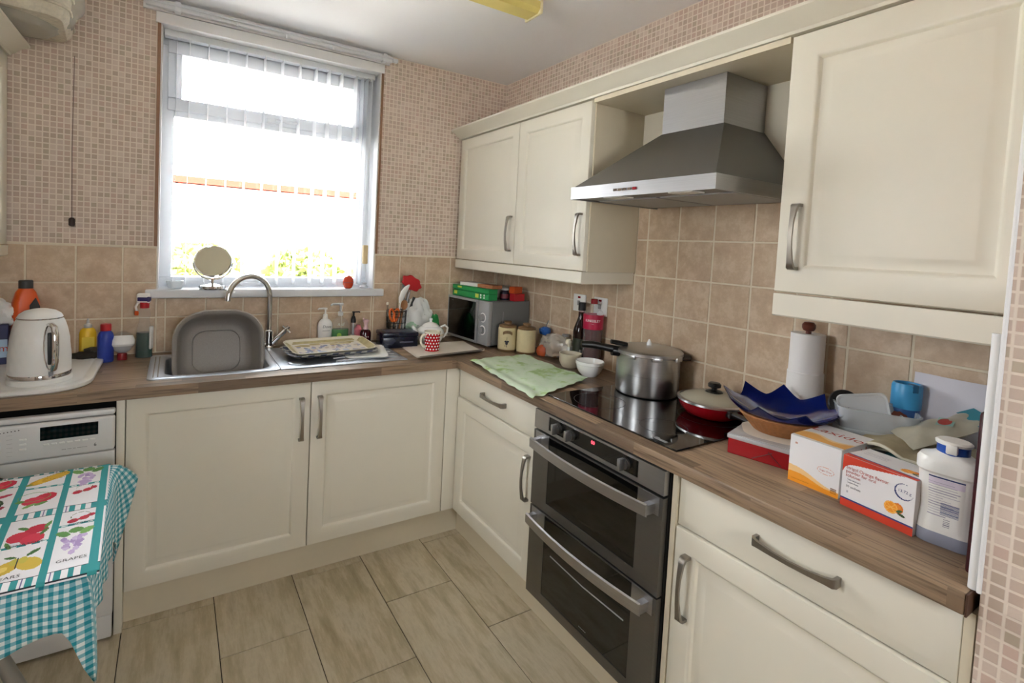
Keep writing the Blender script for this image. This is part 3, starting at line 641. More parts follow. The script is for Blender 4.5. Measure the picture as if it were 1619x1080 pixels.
t=thing('detergent_box','navy detergent carton with red lettering beside the kettle','box',(-2.405,-.105,Z),math.radians(8))
obj('carton',MB().rbox(-.085,.06,-.055,.05,0,.172,.002,1),NV,t)
obj('label',MB().box(-.083,.058,-.0558,-.0552,.045,.115),plain('pale_blue_label','a9c3dd',.5),t); text('Alm',.038,'ink_red',t,(.030,-.0563,.08),(PI/2,0,0))
t=thing('plastic_bag','crumpled white plastic bag on top of the navy carton','bag',(-2.40,-.1,Z+.205)); obj('bag',crumple(3,.065,.05,.055,.3),'white_bag',t)
t=thing('lotion_bottle','small yellow squeezy bottle with clear nozzle against tiles','bottle',(-2.105,-.05,Z),math.radians(10))
bottle([(.024,0),(.026,.004),(.026,.11),(.022,.125),(.014,.133)],plain('yellow_plastic','d9b021',.35),t,28,(1.15,.75))
obj('nozzle',MB().lathe([(.014,.133),(.014,.147),(.006,.152),(.004,.172)],16),'frosted',t); obj('label',MB().rbox(-.022,.022,-.0212,-.018,.04,.095,.001,1),plain('yellow_label','e8c93a',.5),t)
t=thing('cleaner_bottle','small royal blue bottle with red screw cap','bottle',(-2.035,-.135,Z))
bottle([(.026,0),(.029,.004),(.029,.105),(.025,.122),(.017,.132)],plain('royal_blue_plastic','2a3f9d',.3),t,28,(1,.8))
obj('cap',MB().lathe([(.0195,.132),(.0195,.158),(.017,.161)],24),plain('red_plastic','a51b20',.35),t)
t=thing('squeezy_bottle','clear squeezy bottle standing upside-down on its red cap','bottle',(-1.978,-.135,Z),rot=(math.radians(-10),math.radians(4),.4))
obj('body',MB().lathe([(.012,.03),(.03,.042),(.043,.065),(.044,.085),(.034,.112),(.012,.124),(0,.126)],28),'glass',t); obj('liquid',MB().lathe([(.01,.032),(.028,.044),(.041,.066),(.0415,.07)],28),'frosted',t)
obj('label',MB().lathe([(.0385,.06),(.0446,.068),(.0448,.086),(.037,.106)],28,close=False),'ink_white',t); obj('cap',MB().lathe([(.016,.002),(.018,.005),(.018,.03),(.012,.034)],24),plain('dark_red_plastic','8a1c22',.35),t)
t=thing('spray_bottle','clear trigger spray bottle half full of dark green liquid','bottle',(-1.902,-.1,Z),math.radians(-15))
SPB=[(.031,0),(.034,.004),(.033,.06),(.0315,.1),(.027,.13),(.022,.155),(.02,.17),(.0245,.19),(.021,.212),(.015,.222)]
bottle(SPB,'glass',t,28,(1,.75)); obj('liquid',MB().lathe([(r*.93,max(z,.003)) for r,z in SPB if z<=.1]+[(.0285,.112),(0,.112)],28,0),plain('green_liquid','0e3a28',.1),t)
t.children[-1].scale=(1,.75,1)
obj('label',MB().rbox(.024,.033,-.02,.012,.04,.14,.003,1),'plastic_white',t)
obj('trigger_head',MB().rbox(-.03,.022,-.014,.014,.24,.285,.01,3),'plastic_white',t); obj('collar',MB().lathe([(.018,.22),(.018,.245)],20),plain('red_collar','b01f28',.3),t)
obj('head_wrap',MB().rbox(-.026,.0225,-.0148,.0148,.247,.272,.006,2),plain('violet_wrap','2c2563',.35),t); obj('trigger',MB().tube([(-.026,0,.243),(-.034,0,.225),(-.03,0,.205)],.005,8),'plastic_white',t); obj('tag',MB().rbox(-.034,-.018,-.016,-.012,.188,.208,.003,1),OR,t)
t=thing('scouring_pads','pile of dark scouring pads behind the blue bottle','scourer',(-2.1,-.105,Z))
obj('pad',crumple(5,.05,.035,.022,.35,22,14),plain('dark_scourer','2b2723',.95,0,.2,60,.6),t,(0,0,.018)); obj('pad',crumple(8,.04,.03,.018,.35,22,14),MT['dark_grey'],t,(.03,.02,.035))
t=thing('dinner_knife','steel knife handle lying beside the scouring pads','knife',(-2.135,-.17,Z),math.radians(35)); obj('handle',MB().tube([(-.05,0,.006),(.05,0,.006)],[(.007,.004),(.005,.003)],8),'chrome',t); obj('blade',MB().rbox(.05,.12,-.008,.008,.004,.0065,.001,1),'chrome',t)
# --- washing-up bowl on edge in the sink
WB=plain('grey_speckled_plastic','a09b95',.45,0,.1,240)
t=thing('washing_up_bowl','grey plastic washing-up bowl propped on its side in the sink','washing-up bowl',(-1.615,-.325,.782),rot=(math.radians(-10),0,math.radians(2)))
def tubring(w,h,r,y,bump=0):
    out=[]
    for x,z,_ in rrect(w,h,r,0,8):
        k=math.exp(-(x/.052)**4)*bump; out.append((x,y,z+.178+(k if z>0 else -k)))
    return out
A=[tubring(.35,.345,.115,-.0,.026),tubring(.362,.355,.12,-.006,.034),tubring(.352,.345,.115,-.010,.03),tubring(.33,.325,.108,-.004,.012),tubring(.318,.312,.1,.03,.004),tubring(.295,.288,.09,.095),tubring(.268,.258,.08,.128),tubring(.23,.22,.065,.135)]
Bk=[tubring(.238,.228,.067,.139),tubring(.275,.265,.083,.131),tubring(.303,.296,.093,.096),tubring(.326,.32,.103,.03,.004),tubring(.34,.334,.11,.002,.012)]
mb=MB().loft(list(reversed(A)),0,True,False); mb2=MB().loft(Bk+[A[0]],0,True,False)
mb.add(mb2.v,mb2.f); obj('tub',mb,WB,t,sharp=60)
obj('base_rib',MB().loft([tubring(.2,.19,.055,.1335),tubring(.195,.185,.053,.130),tubring(.19,.18,.052,.1335)],0,False,False),WB,t)
# --- trays on the drainer
t=thing('saucer','white saucer holding used tea bags behind the trays','saucer',(-1.165,-.085,Z+.0045))
obj('dish',MB().lathe([(.025,0),(.03,.002),(.06,.008),(.078,.014),(.08,.016),(.062,.013),(.03,.006),(0,.005)],36),'ceramic',t)
TB=plain('tea_bag_brown','7a4f36',.9,0,.25,50,.5)
for i,(x,y) in enumerate(((-.02,-.005),(.025,.002))):
    q=thing('tea_bag',('dark squashed tea bag lying on the white saucer','pale reddish tea bag on the white saucer nearest the pump bottles')[i],'tea bag',(-1.165+x,-.085+y,Z+.0175)); obj('bag',crumple(20+i,.024,.018,.011,.3,18,12),TB if i==0 else plain('tea_bag_red','9a6248',.9,0,.25,50,.5),q,(0,0,.004))
def tray(name,label,loc,rz,w,d,h,pm_mat,edge,pm=None):
    t=thing(name,label,'tray',loc,rz)
    obj('tray_body',MB().loft([rrect(w*.86,d*.78,.03,0),rrect(w*.88,d*.8,.03,0),rrect(w,d,.05,h-.003),rrect(w*1.005,d*1.005,.05,h),rrect(w*.985,d*.97,.046,h),rrect(w*.865,d*.785,.03,.005)]),edge,t); return t
pf=Paint(.32,.165,.0025,'dcd6cc')
r=random.Random(4)
for i in range(70):
    pf.ell(r.uniform(.0,.32),r.uniform(.0,.12),r.uniform(.006,.018),r.uniform(.004,.012),r.choice(['8a8fb5','9fb0c9','7d86a8','b59aa8','a6aeb8','6f7fa0','c6b9a6','9a8fa8']),r.uniform(0,3))
for i in range(16): pf.ell(r.uniform(0,.32),r.uniform(.13,.165),r.uniform(.012,.03),.012,r.choice(['b9a877','cbbf95','a7975f']),0)
CR=plain('cream_melamine_edge','d9d2bd',.35); GT=plain('gold_green_rim','b5a878',.4,0,.3,40)
t=thing('checked_tray','blue chequered melamine tray lying under the floral tray','tray',(-1.145,-.31,Z+.0185),math.radians(4))
ck=N('blue_check'); s_=ck.sep(ck.obj()); c_=ck.n('ShaderNodeTexChecker'); ck.set(c_.inputs[0],ck.comb(s_[0],s_[1],0.5)); c_.inputs['Scale'].default_value=36; c_.inputs[1].default_value=rgba('3d4a6b'); c_.inputs[2].default_value=rgba('d8d6cc'); ck.base(c_.outputs[0]).p(Roughness=.35)
obj('tray_body',MB().loft([rrect(.36,.2,.03,0),rrect(.42,.25,.05,.016),rrect(.425,.255,.05,.018),rrect(.41,.24,.046,.018),rrect(.365,.205,.03,.006)]),ck.m,t)
t=thing('floral_tray','floral melamine tray with gold rim standing on the drainer','tray',(-1.14,-.30,Z+.032),rot=(math.radians(5),0,math.radians(5)))
def wav(w,d,r_,z):
    out=[]
    for x,y,_ in rrect(w,d,r_,0,6): out.append((x,y,z+.006*sin(x*38)*(1 if y>0 else 0)*(z>.02)))
    return out
obj('tray_body',MB().loft([rrect(.335,.17,.02,0),rrect(.34,.175,.02,0),rrect(.40,.235,.045,.020),rrect(.405,.24,.046,.022),rrect(.392,.226,.042,.022),rrect(.335,.172,.02,.004)]),CR,t)
obj('inner_rim',MB().loft([rrect(.393,.228,.042,.0225),rrect(.338,.176,.02,.0055)],0,False,False),GT,t)
obj('picture',pf.mesh('picture',PRINT,lambda x,y:(x-.16,y-.0825,x*0+.0049)),None,t)
t=thing('chopping_board','white chopping board on the drainer under the trays','board',(-.975,-.33,Z+.0125),math.radians(-14)); obj('board',MB().loft([rrect(.2,.27,.025,0),rrect(.2,.27,.025,.0055)]),'plastic_white',t)
# --- pump bottles
def pump(t,z,mat,s=1.,ang=0,neck=.012):
    obj('collar',MB().lathe([(neck,z),(neck,z+.014*s),(neck*.55,z+.017*s)],20),mat,t)
    c,s_=cos(ang),sin(ang); obj('pump_head',MB().tube([(0,0,z+.015*s),(0,0,z+.042*s)],.0045*s,10).rbox(-.009*s,.009*s,-.008*s,.008*s,z+.04*s,z+.05*s,.003,2).tube([(0,0,z+.046*s),(-.034*s*c,-.034*s*s_,z+.046*s),(-.04*s*c,-.04*s*s_,z+.041*s)],[.0055*s,.0045*s,.0035*s],10),mat,t)
t=thing('soap_dispenser','white pump soap bottle beside the saucer','soap dispenser',(-1.108,-.06,Z)); SP='plastic_white'
bottle([(.028,0),(.032,.004),(.0345,.04),(.039,.085),(.039,.105),(.033,.125),(.02,.137),(.014,.14),(.014,.148)],SP,t,32,(1,.62)); pump(t,.148,SP,1.,.1)
text('Dove',.02,'ink',t,(.004,-.0243,.1),(PI/2,0,0),'lettering',shear=.2); obj('print_line',MB().box(-.018,.022,-.0238,-.0228,.078,.08),'grey',t); obj('base_mark',MB().box(-.004,.022,-.022,-.018,.026,.032),'ink',t)
t=thing('soap_dispenser','large clear pump bottle half full of green hand wash','soap dispenser',(-1.03,-.068,Z)); 
GB=[(.043,0),(.047,.004),(.047,.085),(.045,.11),(.035,.132),(.02,.142),(.014,.146),(.014,.155)]
bottle(GB,'glass',t,32,(1,.62)); l=obj('liquid',MB().lathe([(r_*.95,max(z,.003)) for r_,z in GB if z<.084]+[(.0445,.084),(0,.084)],32),glassy('green_handwash','3f9a3c',.1,1.33,.35),t); l.scale=(1,.62,1)
pump(t,.155,'frosted',1.35,.1,.014); obj('leaf_emblem',MB().lathe([(.012,0),(0,.001)],16),plain('lime_print','9fd04a',.5),t,(-.012,-.0302,.055),(PI/2,0,0)); obj('print_line',MB().box(-.024,.026,-.0304,-.0296,.03,.034),plain('pale_green_print','b5d8a0',.5),t)
text('A cf',.022,plain('pale_print','d3dcd0',.5),t,(-.004,-.0295,.112),(PI/2,0,0))
t=thing('lotion_dispenser','slim clear lotion bottle with black pump against the tiles','lotion bottle',(-.955,-.055,Z)); b_=[(.018,0),(.02,.003),(.02,.105),(.012,.115)]
bottle(b_,'glass',t,24); obj('lotion',MB().lathe([(.0185,.003),(.0185,.045),(0,.045)],24),'ivory',t); obj('dip_tube',MB().tube([(0,0,.01),(0,0,.115)],.006,8),'frosted',t); obj('cap',MB().lathe([(.0135,.113),(.0135,.13),(.009,.146),(.005,.15),(.005,.166)],20).rbox(-.007,.007,-.006,.006,.166,.174,.002).tube([(0,0,.17),(.03,-.005,.171),(.033,-.006,.167)],.0035,8),'black',t)
t=thing('handwash_bottle','dark red hand wash bottle with translucent pink pump','soap dispenser',(-.908,-.125,Z)); MT['maroon']=plain('maroon_handwash','3c0b14',.12)
bottle([(.026,0),(.029,.003),(.029,.068),(.024,.08),(.014,.086)],'maroon',t,28,(1,.8)); obj('pump_head',MB().lathe([(.014,.086),(.012,.098),(.008,.104),(.012,.12),(.017,.132),(.012,.138),(0,.139)],20).tube([(0,0,.132),(-.018,-.01,.146)],.0045,8),clear('pink_frosted','efc9cf',.7,.3),t)
for x in (-.006,.004): obj('sparkle_print',MB().box(x,x+.005,-.0236,-.0228,.045,.051),'ink_white',t)
t=thing('pink_bottle','pink bottle half hidden behind the dark red hand wash','bottle',(-.925,-.05,Z)); bottle([(.022,0),(.024,.003),(.024,.075),(.014,.088),(.011,.1)],plain('pink_plastic','c46a75',.3),t,24)
# --- tin, basket of utensils
t=thing('navy_tin','dark navy lidded tin in front of the utensil basket','tin',(-.755,-.195,Z),math.radians(-4)); NT=plain('navy_lacquer','141a2c',.25)
obj('body',MB().rbox(-.098,.098,-.062,.062,0,.06,.006),NT,t); l=obj('lid',MB().rbox(-.1,.1,-.064,.064,.06,.083,.006),NT,t)
obj('lid_print',MB().box(-.075,.075,-.045,.045,.083,.0838),plain('silver_scroll_print','4a5468',.3,.6,.5,70),l); obj('front_print',MB().box(-.005,.07,-.0632,-.0625,.028,.036),plain('dull_gold_print','3d4250',.4),t)
t=thing('utensil_basket','black wire basket holding kitchen utensils behind the navy tin','basket',(-.715,-.075,Z)); mb=MB()
obj('rim',MB().tube([(.055*cos(q),.055*sin(q),.175) for q in np.linspace(0,2*PI,25)],.003,6),'black',t); 
for k in range(14):
    q=2*PI*k/14; obj('wire',MB().tube([(.05*cos(q),.05*sin(q),.003),(.055*cos(q),.055*sin(q),.175)],.0018,5),'black',t)
for z in (.04,.075,.11,.145): obj('hoop',MB().tube([(.0535*cos(q),.0535*sin(q),z) for q in np.linspace(0,2*PI,25)],.0018,5),'black',t)
obj('base',MB().lathe([(.05,0),(.05,.004)],20),'black',t)
def utensil(name,label,cat,base,tip): # rod from base to tip, returns root and direction
    t=thing(name,label,cat,base); return t,Vector(tip)-Vector(base)
b0=(-.715,-.075,.92)
t,d=utensil('silicone_brush','red scalloped silicone brush standing in the wire basket','kitchen utensil',(-.70,-.07,.92),(-.63,-.085,1.265))
obj('handle',MB().tube([(0,0,0),d*.78],.005,8),'steel',t); mb=MB(); n=40; u=d.normalized(); a=Vector((.93,0,-.38)); 
ring=lambda s_,off:[tuple(d*.93+u*(s_*.04*(1+.08*cos(7*q))*sin(q))+a*(s_*.062*(1+.08*cos(7*q))*cos(q))+Vector((0,off,0))) for q in np.linspace(0,2*PI,n,endpoint=False)]
obj('head',mb.loft([ring(.93,-.008),ring(1,-.004),ring(1,.004),ring(.93,.008)]),plain('red_silicone','b3131b',.5),t)
t,d=utensil('slotted_turner','grey slotted plastic turner standing in the wire basket','kitchen utensil',(-.70,-.06,.92),(-.655,-.075,1.27))
obj('handle',MB().tube([(0,0,0),d*.55],.006,8),'dark_grey',t); hd=MB(); 
for k in range(5): hd.rbox(-.031+k*.013,-.024+k*.013,-.002,.002,.02,.085,.001,1)
hd.rbox(-.031,.035,-.002,.002,.0,.022,.002,1).rbox(-.031,.035,-.002,.002,.082,.1,.002,1); obj('slotted_head',hd,plain('mid_grey_nylon','8b8b88',.5),t,tuple(d*.6),(0,math.radians(10),0))
t,d=utensil('serving_spoon','white curved plastic serving spoon standing in the wire basket','kitchen utensil',(-.715,-.08,.92),(-.70,-.1,1.19))
obj('handle',MB().tube([(0,0,0),d*.8],.005,8),'plastic_white',t); obj('bowl',MB().tube([d*.78,d*.88+Vector((.002,0,0)),d*1.0+Vector((.012,0,0)),d*1.1+Vector((.028,0,0)),d*1.16+Vector((.042,0,0))],[(.008,.004),(.016,.005),(.018,.005),(.013,.004),(.004,.003)],12,0,(0,1,0)),'plastic_white',t)
t,d=utensil('wooden_spoon','small wooden spoon standing in the wire basket','kitchen utensil',(-.715,-.1,.92),(-.695,-.125,1.12)); WO=plain('beech_wood','9a6a43',.55,0,.1,40)
obj('handle',MB().tube([(0,0,0),d*.85],.0055,8),WO,t); sp=MB().lathe([(0,0),(.012,.001),(.019,.004),(.0205,.007),(.0185,.007),(.01,.004),(0,.0035)],24); sp.v=[(x,y*1.35,z) for x,y,z in sp.v]; obj('bowl',sp,WO,t,tuple(d*1.02),(PI/2,0,0))
t,d=utensil('scissors','scissors with orange handles pointing down in the wire basket','scissors',(-.745,-.115,.93),(-.735,-.13,1.1)); SOR=plain('orange_grip','d9641c',.35)
obj('blade',MB().rbox(-.006,.006,-.002,.002,0,.12,.001,1),'chrome',t)
for s in (-1,1): obj('grip',MB().tube([(s*.012+.014*sin(q)+s*.006*cos(q),0,.135+.034*cos(q)) for q in np.linspace(0,2*PI,21)],[(.006,.006)]*21,8),SOR,t)
t,d=utensil('spatula_knife','dark-handled palette knife standing in the wire basket','kitchen utensil',(-.68,-.055,.92),(-.60,-.06,1.17)); obj('handle',MB().tube([(0,0,0),d*.95],[(.006,.004),(.009,.005)],8),'dark_grey',t)
t,d=utensil('potato_masher','steel tool handle with pale end cap in the wire basket','kitchen utensil',(-.75,-.075,.92),(-.775,-.085,1.12)); obj('handle',MB().tube([(0,0,0),d],.004,8),'chrome',t); obj('end_cap',MB().lathe([(.006,0),(.008,.006),(.006,.014),(0,.016)],12),'ivory',t,tuple(d))
# --- bag, teapot, mug, paper
t=thing('carrier_bag','crumpled white carrier bag behind the teapot','bag',(-.578,-.052,Z)); obj('bag',crumple(12,.078,.028,.112,.5,40,32),'white_bag',t,(0,0,.1)); obj('print',crumple(13,.035,.008,.02,.4,18,12),plain('pale_green_print_bag','a9cbb0',.6),t,(-.04,-.03,.085))
t=thing('green_sponge','bright green sponge cloth between the white carrier bag and microwave','cloth',(-.475,-.065,Z+.0)); obj('cloth',crumple(31,.032,.026,.075,.35,20,16),plain('green_cloth','137a34',.8,0,.15,60,.3),t,(0,0,.06))
t=thing('teapot','white china teapot with lid behind the polka dot mug','teapot',(-.555,-.19,Z))
obj('body',MB().lathe([(.045,0),(.048,.004),(.066,.025),(.078,.052),(.079,.065),(.072,.083),(.055,.096),(.044,.1)],40),'ceramic',t)
obj('lid',MB().lathe([(.047,.1),(.046,.104),(.034,.114),(.016,.12),(.008,.123),(.007,.13),(.011,.137),(.008,.144),(0,.146)],32),'ceramic',t)
obj('spout',MB().tube([(-.06,-.0,.035),(-.085,-.003,.055),(-.098,-.005,.085),(-.112,-.006,.105)],[.019,.014,.01,.008],14),'ceramic',t)
obj('handle',MB().tube([(.062,0,.09),(.09,0,.1),(.108,0,.085),(.105,0,.058),(.085,0,.035),(.07,0,.032)],.0065,10),'ceramic',t)
obj('floral_print',MB().lathe([(.0795,.05),(.0797,.064)],40,close=False),plain('faded_floral_print','d9cbb8',.3,0,.25,60),t)
t=thing('paper_towel_sheets','folded cream paper mat under the polka dot mug','paper',(-.58,-.40,Z))
def sheet(c,nu,nv,fn,th): # curved sheet with thickness from four corners
    c=[Vector(q) for q in c]; top=lambda u,v:(c[0]*(1-u)*(1-v)+c[1]*u*(1-v)+c[2]*u*v+c[3]*(1-u)*v)
    mb=MB(); f=lambda dz:(lambda u,v:(lambda p:(p.x,p.y,p.z+fn(u,v)+dz))(top(u,v)))
    mb.grid(f(0),nu,nv); o=len(mb.v); mb.grid(f(th),nu,nv)
    bd=[i for i in range(nu+1)]+[(j+1)*(nu+1)-1 for j in range(1,nv+1)]+[nv*(nu+1)+i for i in range(nu-1,-1,-1)]+[j*(nu+1) for j in range(nv-1,0,-1)]
    for a,b in zip(bd,bd[1:]+bd[:1]): mb.f.append((a,b,b+o,a+o)); mb.mi.append(0)
    return mb
PAP=plain('cream_paper','ded6c8',.85,0,.04,30)
cn=[(-.165,.18,.0015),(-.195,-.145,.0015),(.195,-.1,.0015),(.225,.185,.0015)]
obj('sheet',sheet(cn,16,16,lambda u,v:.012*max(0,u-.85)/.15+.006*max(0,.2-u)/.2*(v>.5),.0012),PAP,t); obj('sheet',sheet([(x*.985+.002,y*.985-.002,.0045) for x,y,_ in cn],16,16,lambda u,v:.016*max(0,u-.85)/.15+.004*max(0,.25-u)*4*v,.0012),PAP,t)
t=thing('mug','red mug with white polka dots and cream handle on paper mat','mug',(-.637,-.385,Z+.0075),math.radians(8)); RP=plain('red_glaze','b0121d',.2,0,.03)
obj('body',MB().lathe([(.037,0),(.039,.003),(.041,.09),(.0425,.1),(.0398,.1),(.037,.008),(0,.006)],40),RP,t); obj('lining',MB().lathe([(.0427,.092),(.0432,.1),(.0412,.1012),(.0385,.1),(.0368,.012),(0,.009)],40,close=False),'ivory',t)
obj('handle',MB().tube([(-.040,0,.082),(-.058,0,.085),(-.07,0,.07),(-.069,0,.045),(-.056,0,.026),(-.04,0,.022)],[(.005,.006)]*6,10),'ivory',t)
mb=MB()
for j in range(6):
    for i in range(16):
        a=2*PI*(i+.5*(j%2))/16; z=.012+j*.0152; r_=.0398+.0011*z/.09+.0006; R_=.0042
        vs=[]; 
        for k in range(8):
            q=2*PI*k/8; aa=a+R_*cos(q)/r_; vs.append((r_*cos(aa),r_*sin(aa),z+R_*sin(q)))
        mb.add(vs,[tuple(range(8))])
obj('polka_dots',mb,'ink_white',t,kind='stuff')
# --- microwave
t=thing('microwave','silver microwave oven with dark glass door in the corner','microwave',(-.318,-.205,Z),math.radians(-84.7)); mw=.206
SV=plain('silver_paint','a9abad',.38,.35)
obj('body',MB().rbox(-mw,mw,.012,.285,.012,.256,.006),plain('grey_painted_steel','6f706f',.45),t)
d=obj('door',slab(-mw,.108,.012,.256,-mw+.014,.088,.026,.243,-.018,.01),SV,t); obj('window',MB().box(-mw+.014,.088,-.0165,.0,.026,.243),'black_glass',d); obj('handle_strip',MB().box(.09,.107,-.019,-.017,.014,.254),'grey',d)
c=obj('control_panel',MB().rbox(.111,mw,-.016,.012,.012,.256,.004),SV,t)
for z in (.165,.095):
    k=obj('knob',MB().tube([(.158,-.016,z),(.158,-.034,z)],[.021,.019],24),'grey',t); obj('knob_ring',MB().tube([(.158,-.0155,z),(.158,-.018,z)],.027,28),'plastic_white',k)
for x in (-.17,.17):
    for y in (.03,.25): obj('foot',MB().lathe([(.012,0),(.012,.012)],12),'black',t,(x,y,0))
text('-----',.012,'grey',d,(-.15,-.0172,.23),(PI/2,0,0),'maker_mark'); obj('vent_slot',MB().box(mw,mw+.001,.085,.09,.12,.2),'grey',t)
MZ=Z+.2565; GR=plain('green_card','1f8f4d',.4,0,.06,60)
t=thing('film_carton','long green cling film carton lying on the microwave','box',(-.277,-.185,MZ),math.radians(-82)); YL=plain('yellow_print','c9cf4d',.5)
obj('carton',MB().rbox(-.17,.17,-.032,.032,0,.036,.001,1),GR,t); obj('lid_flap',MB().loft([[(-.17,-.034,.0395),(.17,-.034,.037),(.17,.032,.037),(-.17,.032,.0375)],[(-.17,-.034,.066),(.17,-.034,.064),(.17,.032,.064),(-.17,.032,.066)]]),GR,t)
obj('print_band',MB().box(-.155,-.125,-.0327,-.032,.01,.03),YL,t); obj('print_band',MB().box(.05,.08,-.0327,-.032,.008,.03),YL,t); obj('print_band',MB().box(-.12,-.08,-.0347,-.034,.05,.06),YL,t)
for x in (.1,.13):
    for z in (.012,.026): obj('round_print',MB().tube([(x,-.0328,z),(x,-.032,z)],.006,12),'ink_white',t)
t=thing('flat_box','thin white carton with orange end lying on the green carton','box',(-.265,-.215,MZ+.0668),math.radians(-80)); obj('carton',MB().rbox(-.14,.02,-.03,.045,0,.02,.001,1),'plastic_white',t); obj('picture_end',MB().rbox(.02,.15,-.03,.045,0,.0195,.001,1),plain('orange_brown_print','b5734a',.5,0,.3,40),t)
t=thing('spice_jar','dark spice jar with clear shoulder beside the green carton','jar',(-.15,-.315,MZ)); obj('jar',MB().lathe([(.024,0),(.026,.003),(.026,.045),(.02,.056)],24),plain('dark_jar','25212e',.15),t); obj('lid',MB().lathe([(.022,.056),(.022,.07),(.0,.071)],24),'frosted',t); obj('label',MB().lathe([(.0263,.01),(.0263,.035)],24,close=False),plain('red_violet_label','6e2430',.5),t)
t=thing('clear_packet','crinkled clear food packet lying on microwave beside cartons','packet',(-.11,-.25,MZ)); obj('packet',crumple(41,.075,.05,.04,.3,22,16),'clear_bag',t,(0,0,.034))
t=thing('small_carton','small red carton on the microwave edge under an orange carton','box',(-.095,-.375,MZ),math.radians(-86)); obj('carton',MB().rbox(-.022,.022,-.045,.03,0,.042,.001,1),plain('scarlet_card','b3202a',.45),t)
t=thing('small_carton','small orange carton stacked on the red carton over microwave','box',(-.105,-.365,MZ+.0425),math.radians(-80)); obj('carton',MB().rbox(-.022,.02,-.035,.03,0,.038,.001,1),plain('orange_card','c4501f',.45),t)
# ================================================================ things along the tiled wall
ST=plain('stoneware','c9bb93',.55,0,.1,30,.1); SB=plain('brown_glaze','7d5f3f',.3,0,.2,30)
def ribs(a,z): return 1+.006*sin(z*700)
for i,(x,y,lab) in enumerate(((-.232,-.485,'ribbed stoneware canister with brown lid nearest the microwave, dark heart on its front'),(-.172,-.575,'plain ribbed stoneware canister with brown lid beside the pale green cloth'))):
    t=thing('storage_canister',lab,'canister',(x,y,Z),group='stoneware canisters')
    pr=[(.044,0),(.05,.008),(.0515,.02)]+[(.0515-.00*(k),.02+.1*k/24) for k in range(1,25)]+[(.048,.128),(.044,.132)]
    obj('body',MB().lathe(pr,40,0,rfun=ribs),ST,t,sharp=70); obj('base_band',MB().lathe([(.0445,.0005),(.0508,.008),(.0517,.013)],40,close=False),SB,t)
    l=obj('lid',MB().lathe([(.047,.13),(.049,.134),(.046,.141),(.028,.147),(.02,.147),(.019,.152),(.022,.157),(.018,.162),(0,.163)],36),SB,t)
    if i==0:
        q=math.radians(232); hm=MB(); e=.0007
        for (uu,zz,ru,rz_) in ((-.006,.058,.0065,.0055),(.006,.058,.0065,.0055),(0,.049,.0075,.009),(0,.072,.0012,.012),(0,.034,.0012,.008),(-.009,.034,.0012,.005)):
            vs=[]
            for k in range(12):
                a=2*PI*k/12; th=q+(uu+ru*cos(a))/.0525; vs.append((.0525*cos(th),.0525*sin(th),zz+rz_*sin(a)))
            hm.add(vs,[tuple(range(12))])
        obj('heart_motif',hm,'ink',t,kind='stuff')
        am=MB(); 
        for k in range(9):
            th=q-.45+.9*k/8; th2=th+.1; z0_=.093+.008*(1-((k-4)/4)**2); am.add([(.053*cos(th),.053*sin(th),z0_),(.053*cos(th2),.053*sin(th2),z0_),(.053*cos(th2),.053*sin(th2),z0_+.016),(.053*cos(th),.053*sin(th),z0_+.016)],[(0,1,2,3)])
        obj('arched_mark',am,SB,t)
# pale green cloth
gc=N('green_leaf_print'); o_=gc.obj(); f_=gc.noise(o_,26,4,.6); f2=gc.noise(o_,9,2)
gcol=gc.ramp(gc.math('MULTIPLY_ADD',f2,.5,gc.math('MULTIPLY',f_,.5)),[(.44,'cbdcc4'),(.53,'c3d9ba'),(.57,'b1cc95'),(.66,'93b574')]); gc.base(gcol).p(Roughness=.9); gc.bump(gc.noise(o_,400,2),.3,.001)
t=thing('tea_towel','pale green leaf-print cloth spread on worktop beside the hob','cloth',(-.42,-.92,Z))
cn=[(-.135,.27,.001),(-.225,-.34,.001),(.17,-.215,.001),(.20,.29,.001)]
def wv(u,v): return .006*abs(sin(u*9+v*4))*(1-u*.2)+.02*max(0,u*v-.55)+.004*sin(v*26)*(v<.25)+.004
def edge_wobble(mb):
    r=random.Random(2); mb.v=[(x+.004*sin(y*70+x*20),y+.004*sin(x*90),z) for x,y,z in mb.v]; return mb
obj('cloth',edge_wobble(sheet(cn,30,30,wv,.0015)),gc.m,t)
# clutter between canisters and bottles
t=thing('bread_bag','clear plastic food bag with brown contents behind the bowls','bag',(-.075,-.70,Z)); obj('film',crumple(51,.055,.085,.06,.34,26,18),'clear_bag',t,(0,0,.052)); obj('contents',crumple(52,.035,.055,.03,.25,20,14),plain('bread_brown','a5743f',.8,0,.2,30),t,(-.005,0,.026))
t=thing('bag_clip','blue plastic clip on top of clear food bag','clip',(-.055,-.585,Z+.1)); obj('clip',crumple(53,.03,.03,.022,.25,18,12),plain('bright_blue','2a62ae',.4),t,(0,0,.016)); obj('tail',MB().tube([(.0,0,.03),(.012,-.012,.075)],.003,6),'dark_grey',t)
t=thing('fruit_packet','small orange-red packet between the canister and food bag','packet',(-.125,-.655,Z)); obj('packet',crumple(54,.025,.03,.03,.25,18,12),plain('orange_red_packet','a8481f',.5),t,(0,0,.025))
t=thing('tablet_box','small white carton with a white ball on it near dark bottle','box',(-.06,-.795,Z),math.radians(-85)); obj('carton',MB().rbox(-.028,.022,-.022,.022,0,.075,.001,1),'plastic_white',t)
t=thing('white_ball','small white knob-shaped ornament resting on the white carton','ornament',(-.062,-.79,Z+.0755)); obj('ball',MB().lathe([(.012,0),(.019,.012),(.019,.022),(.012,.033),(0,.036)],20),'ivory',t)
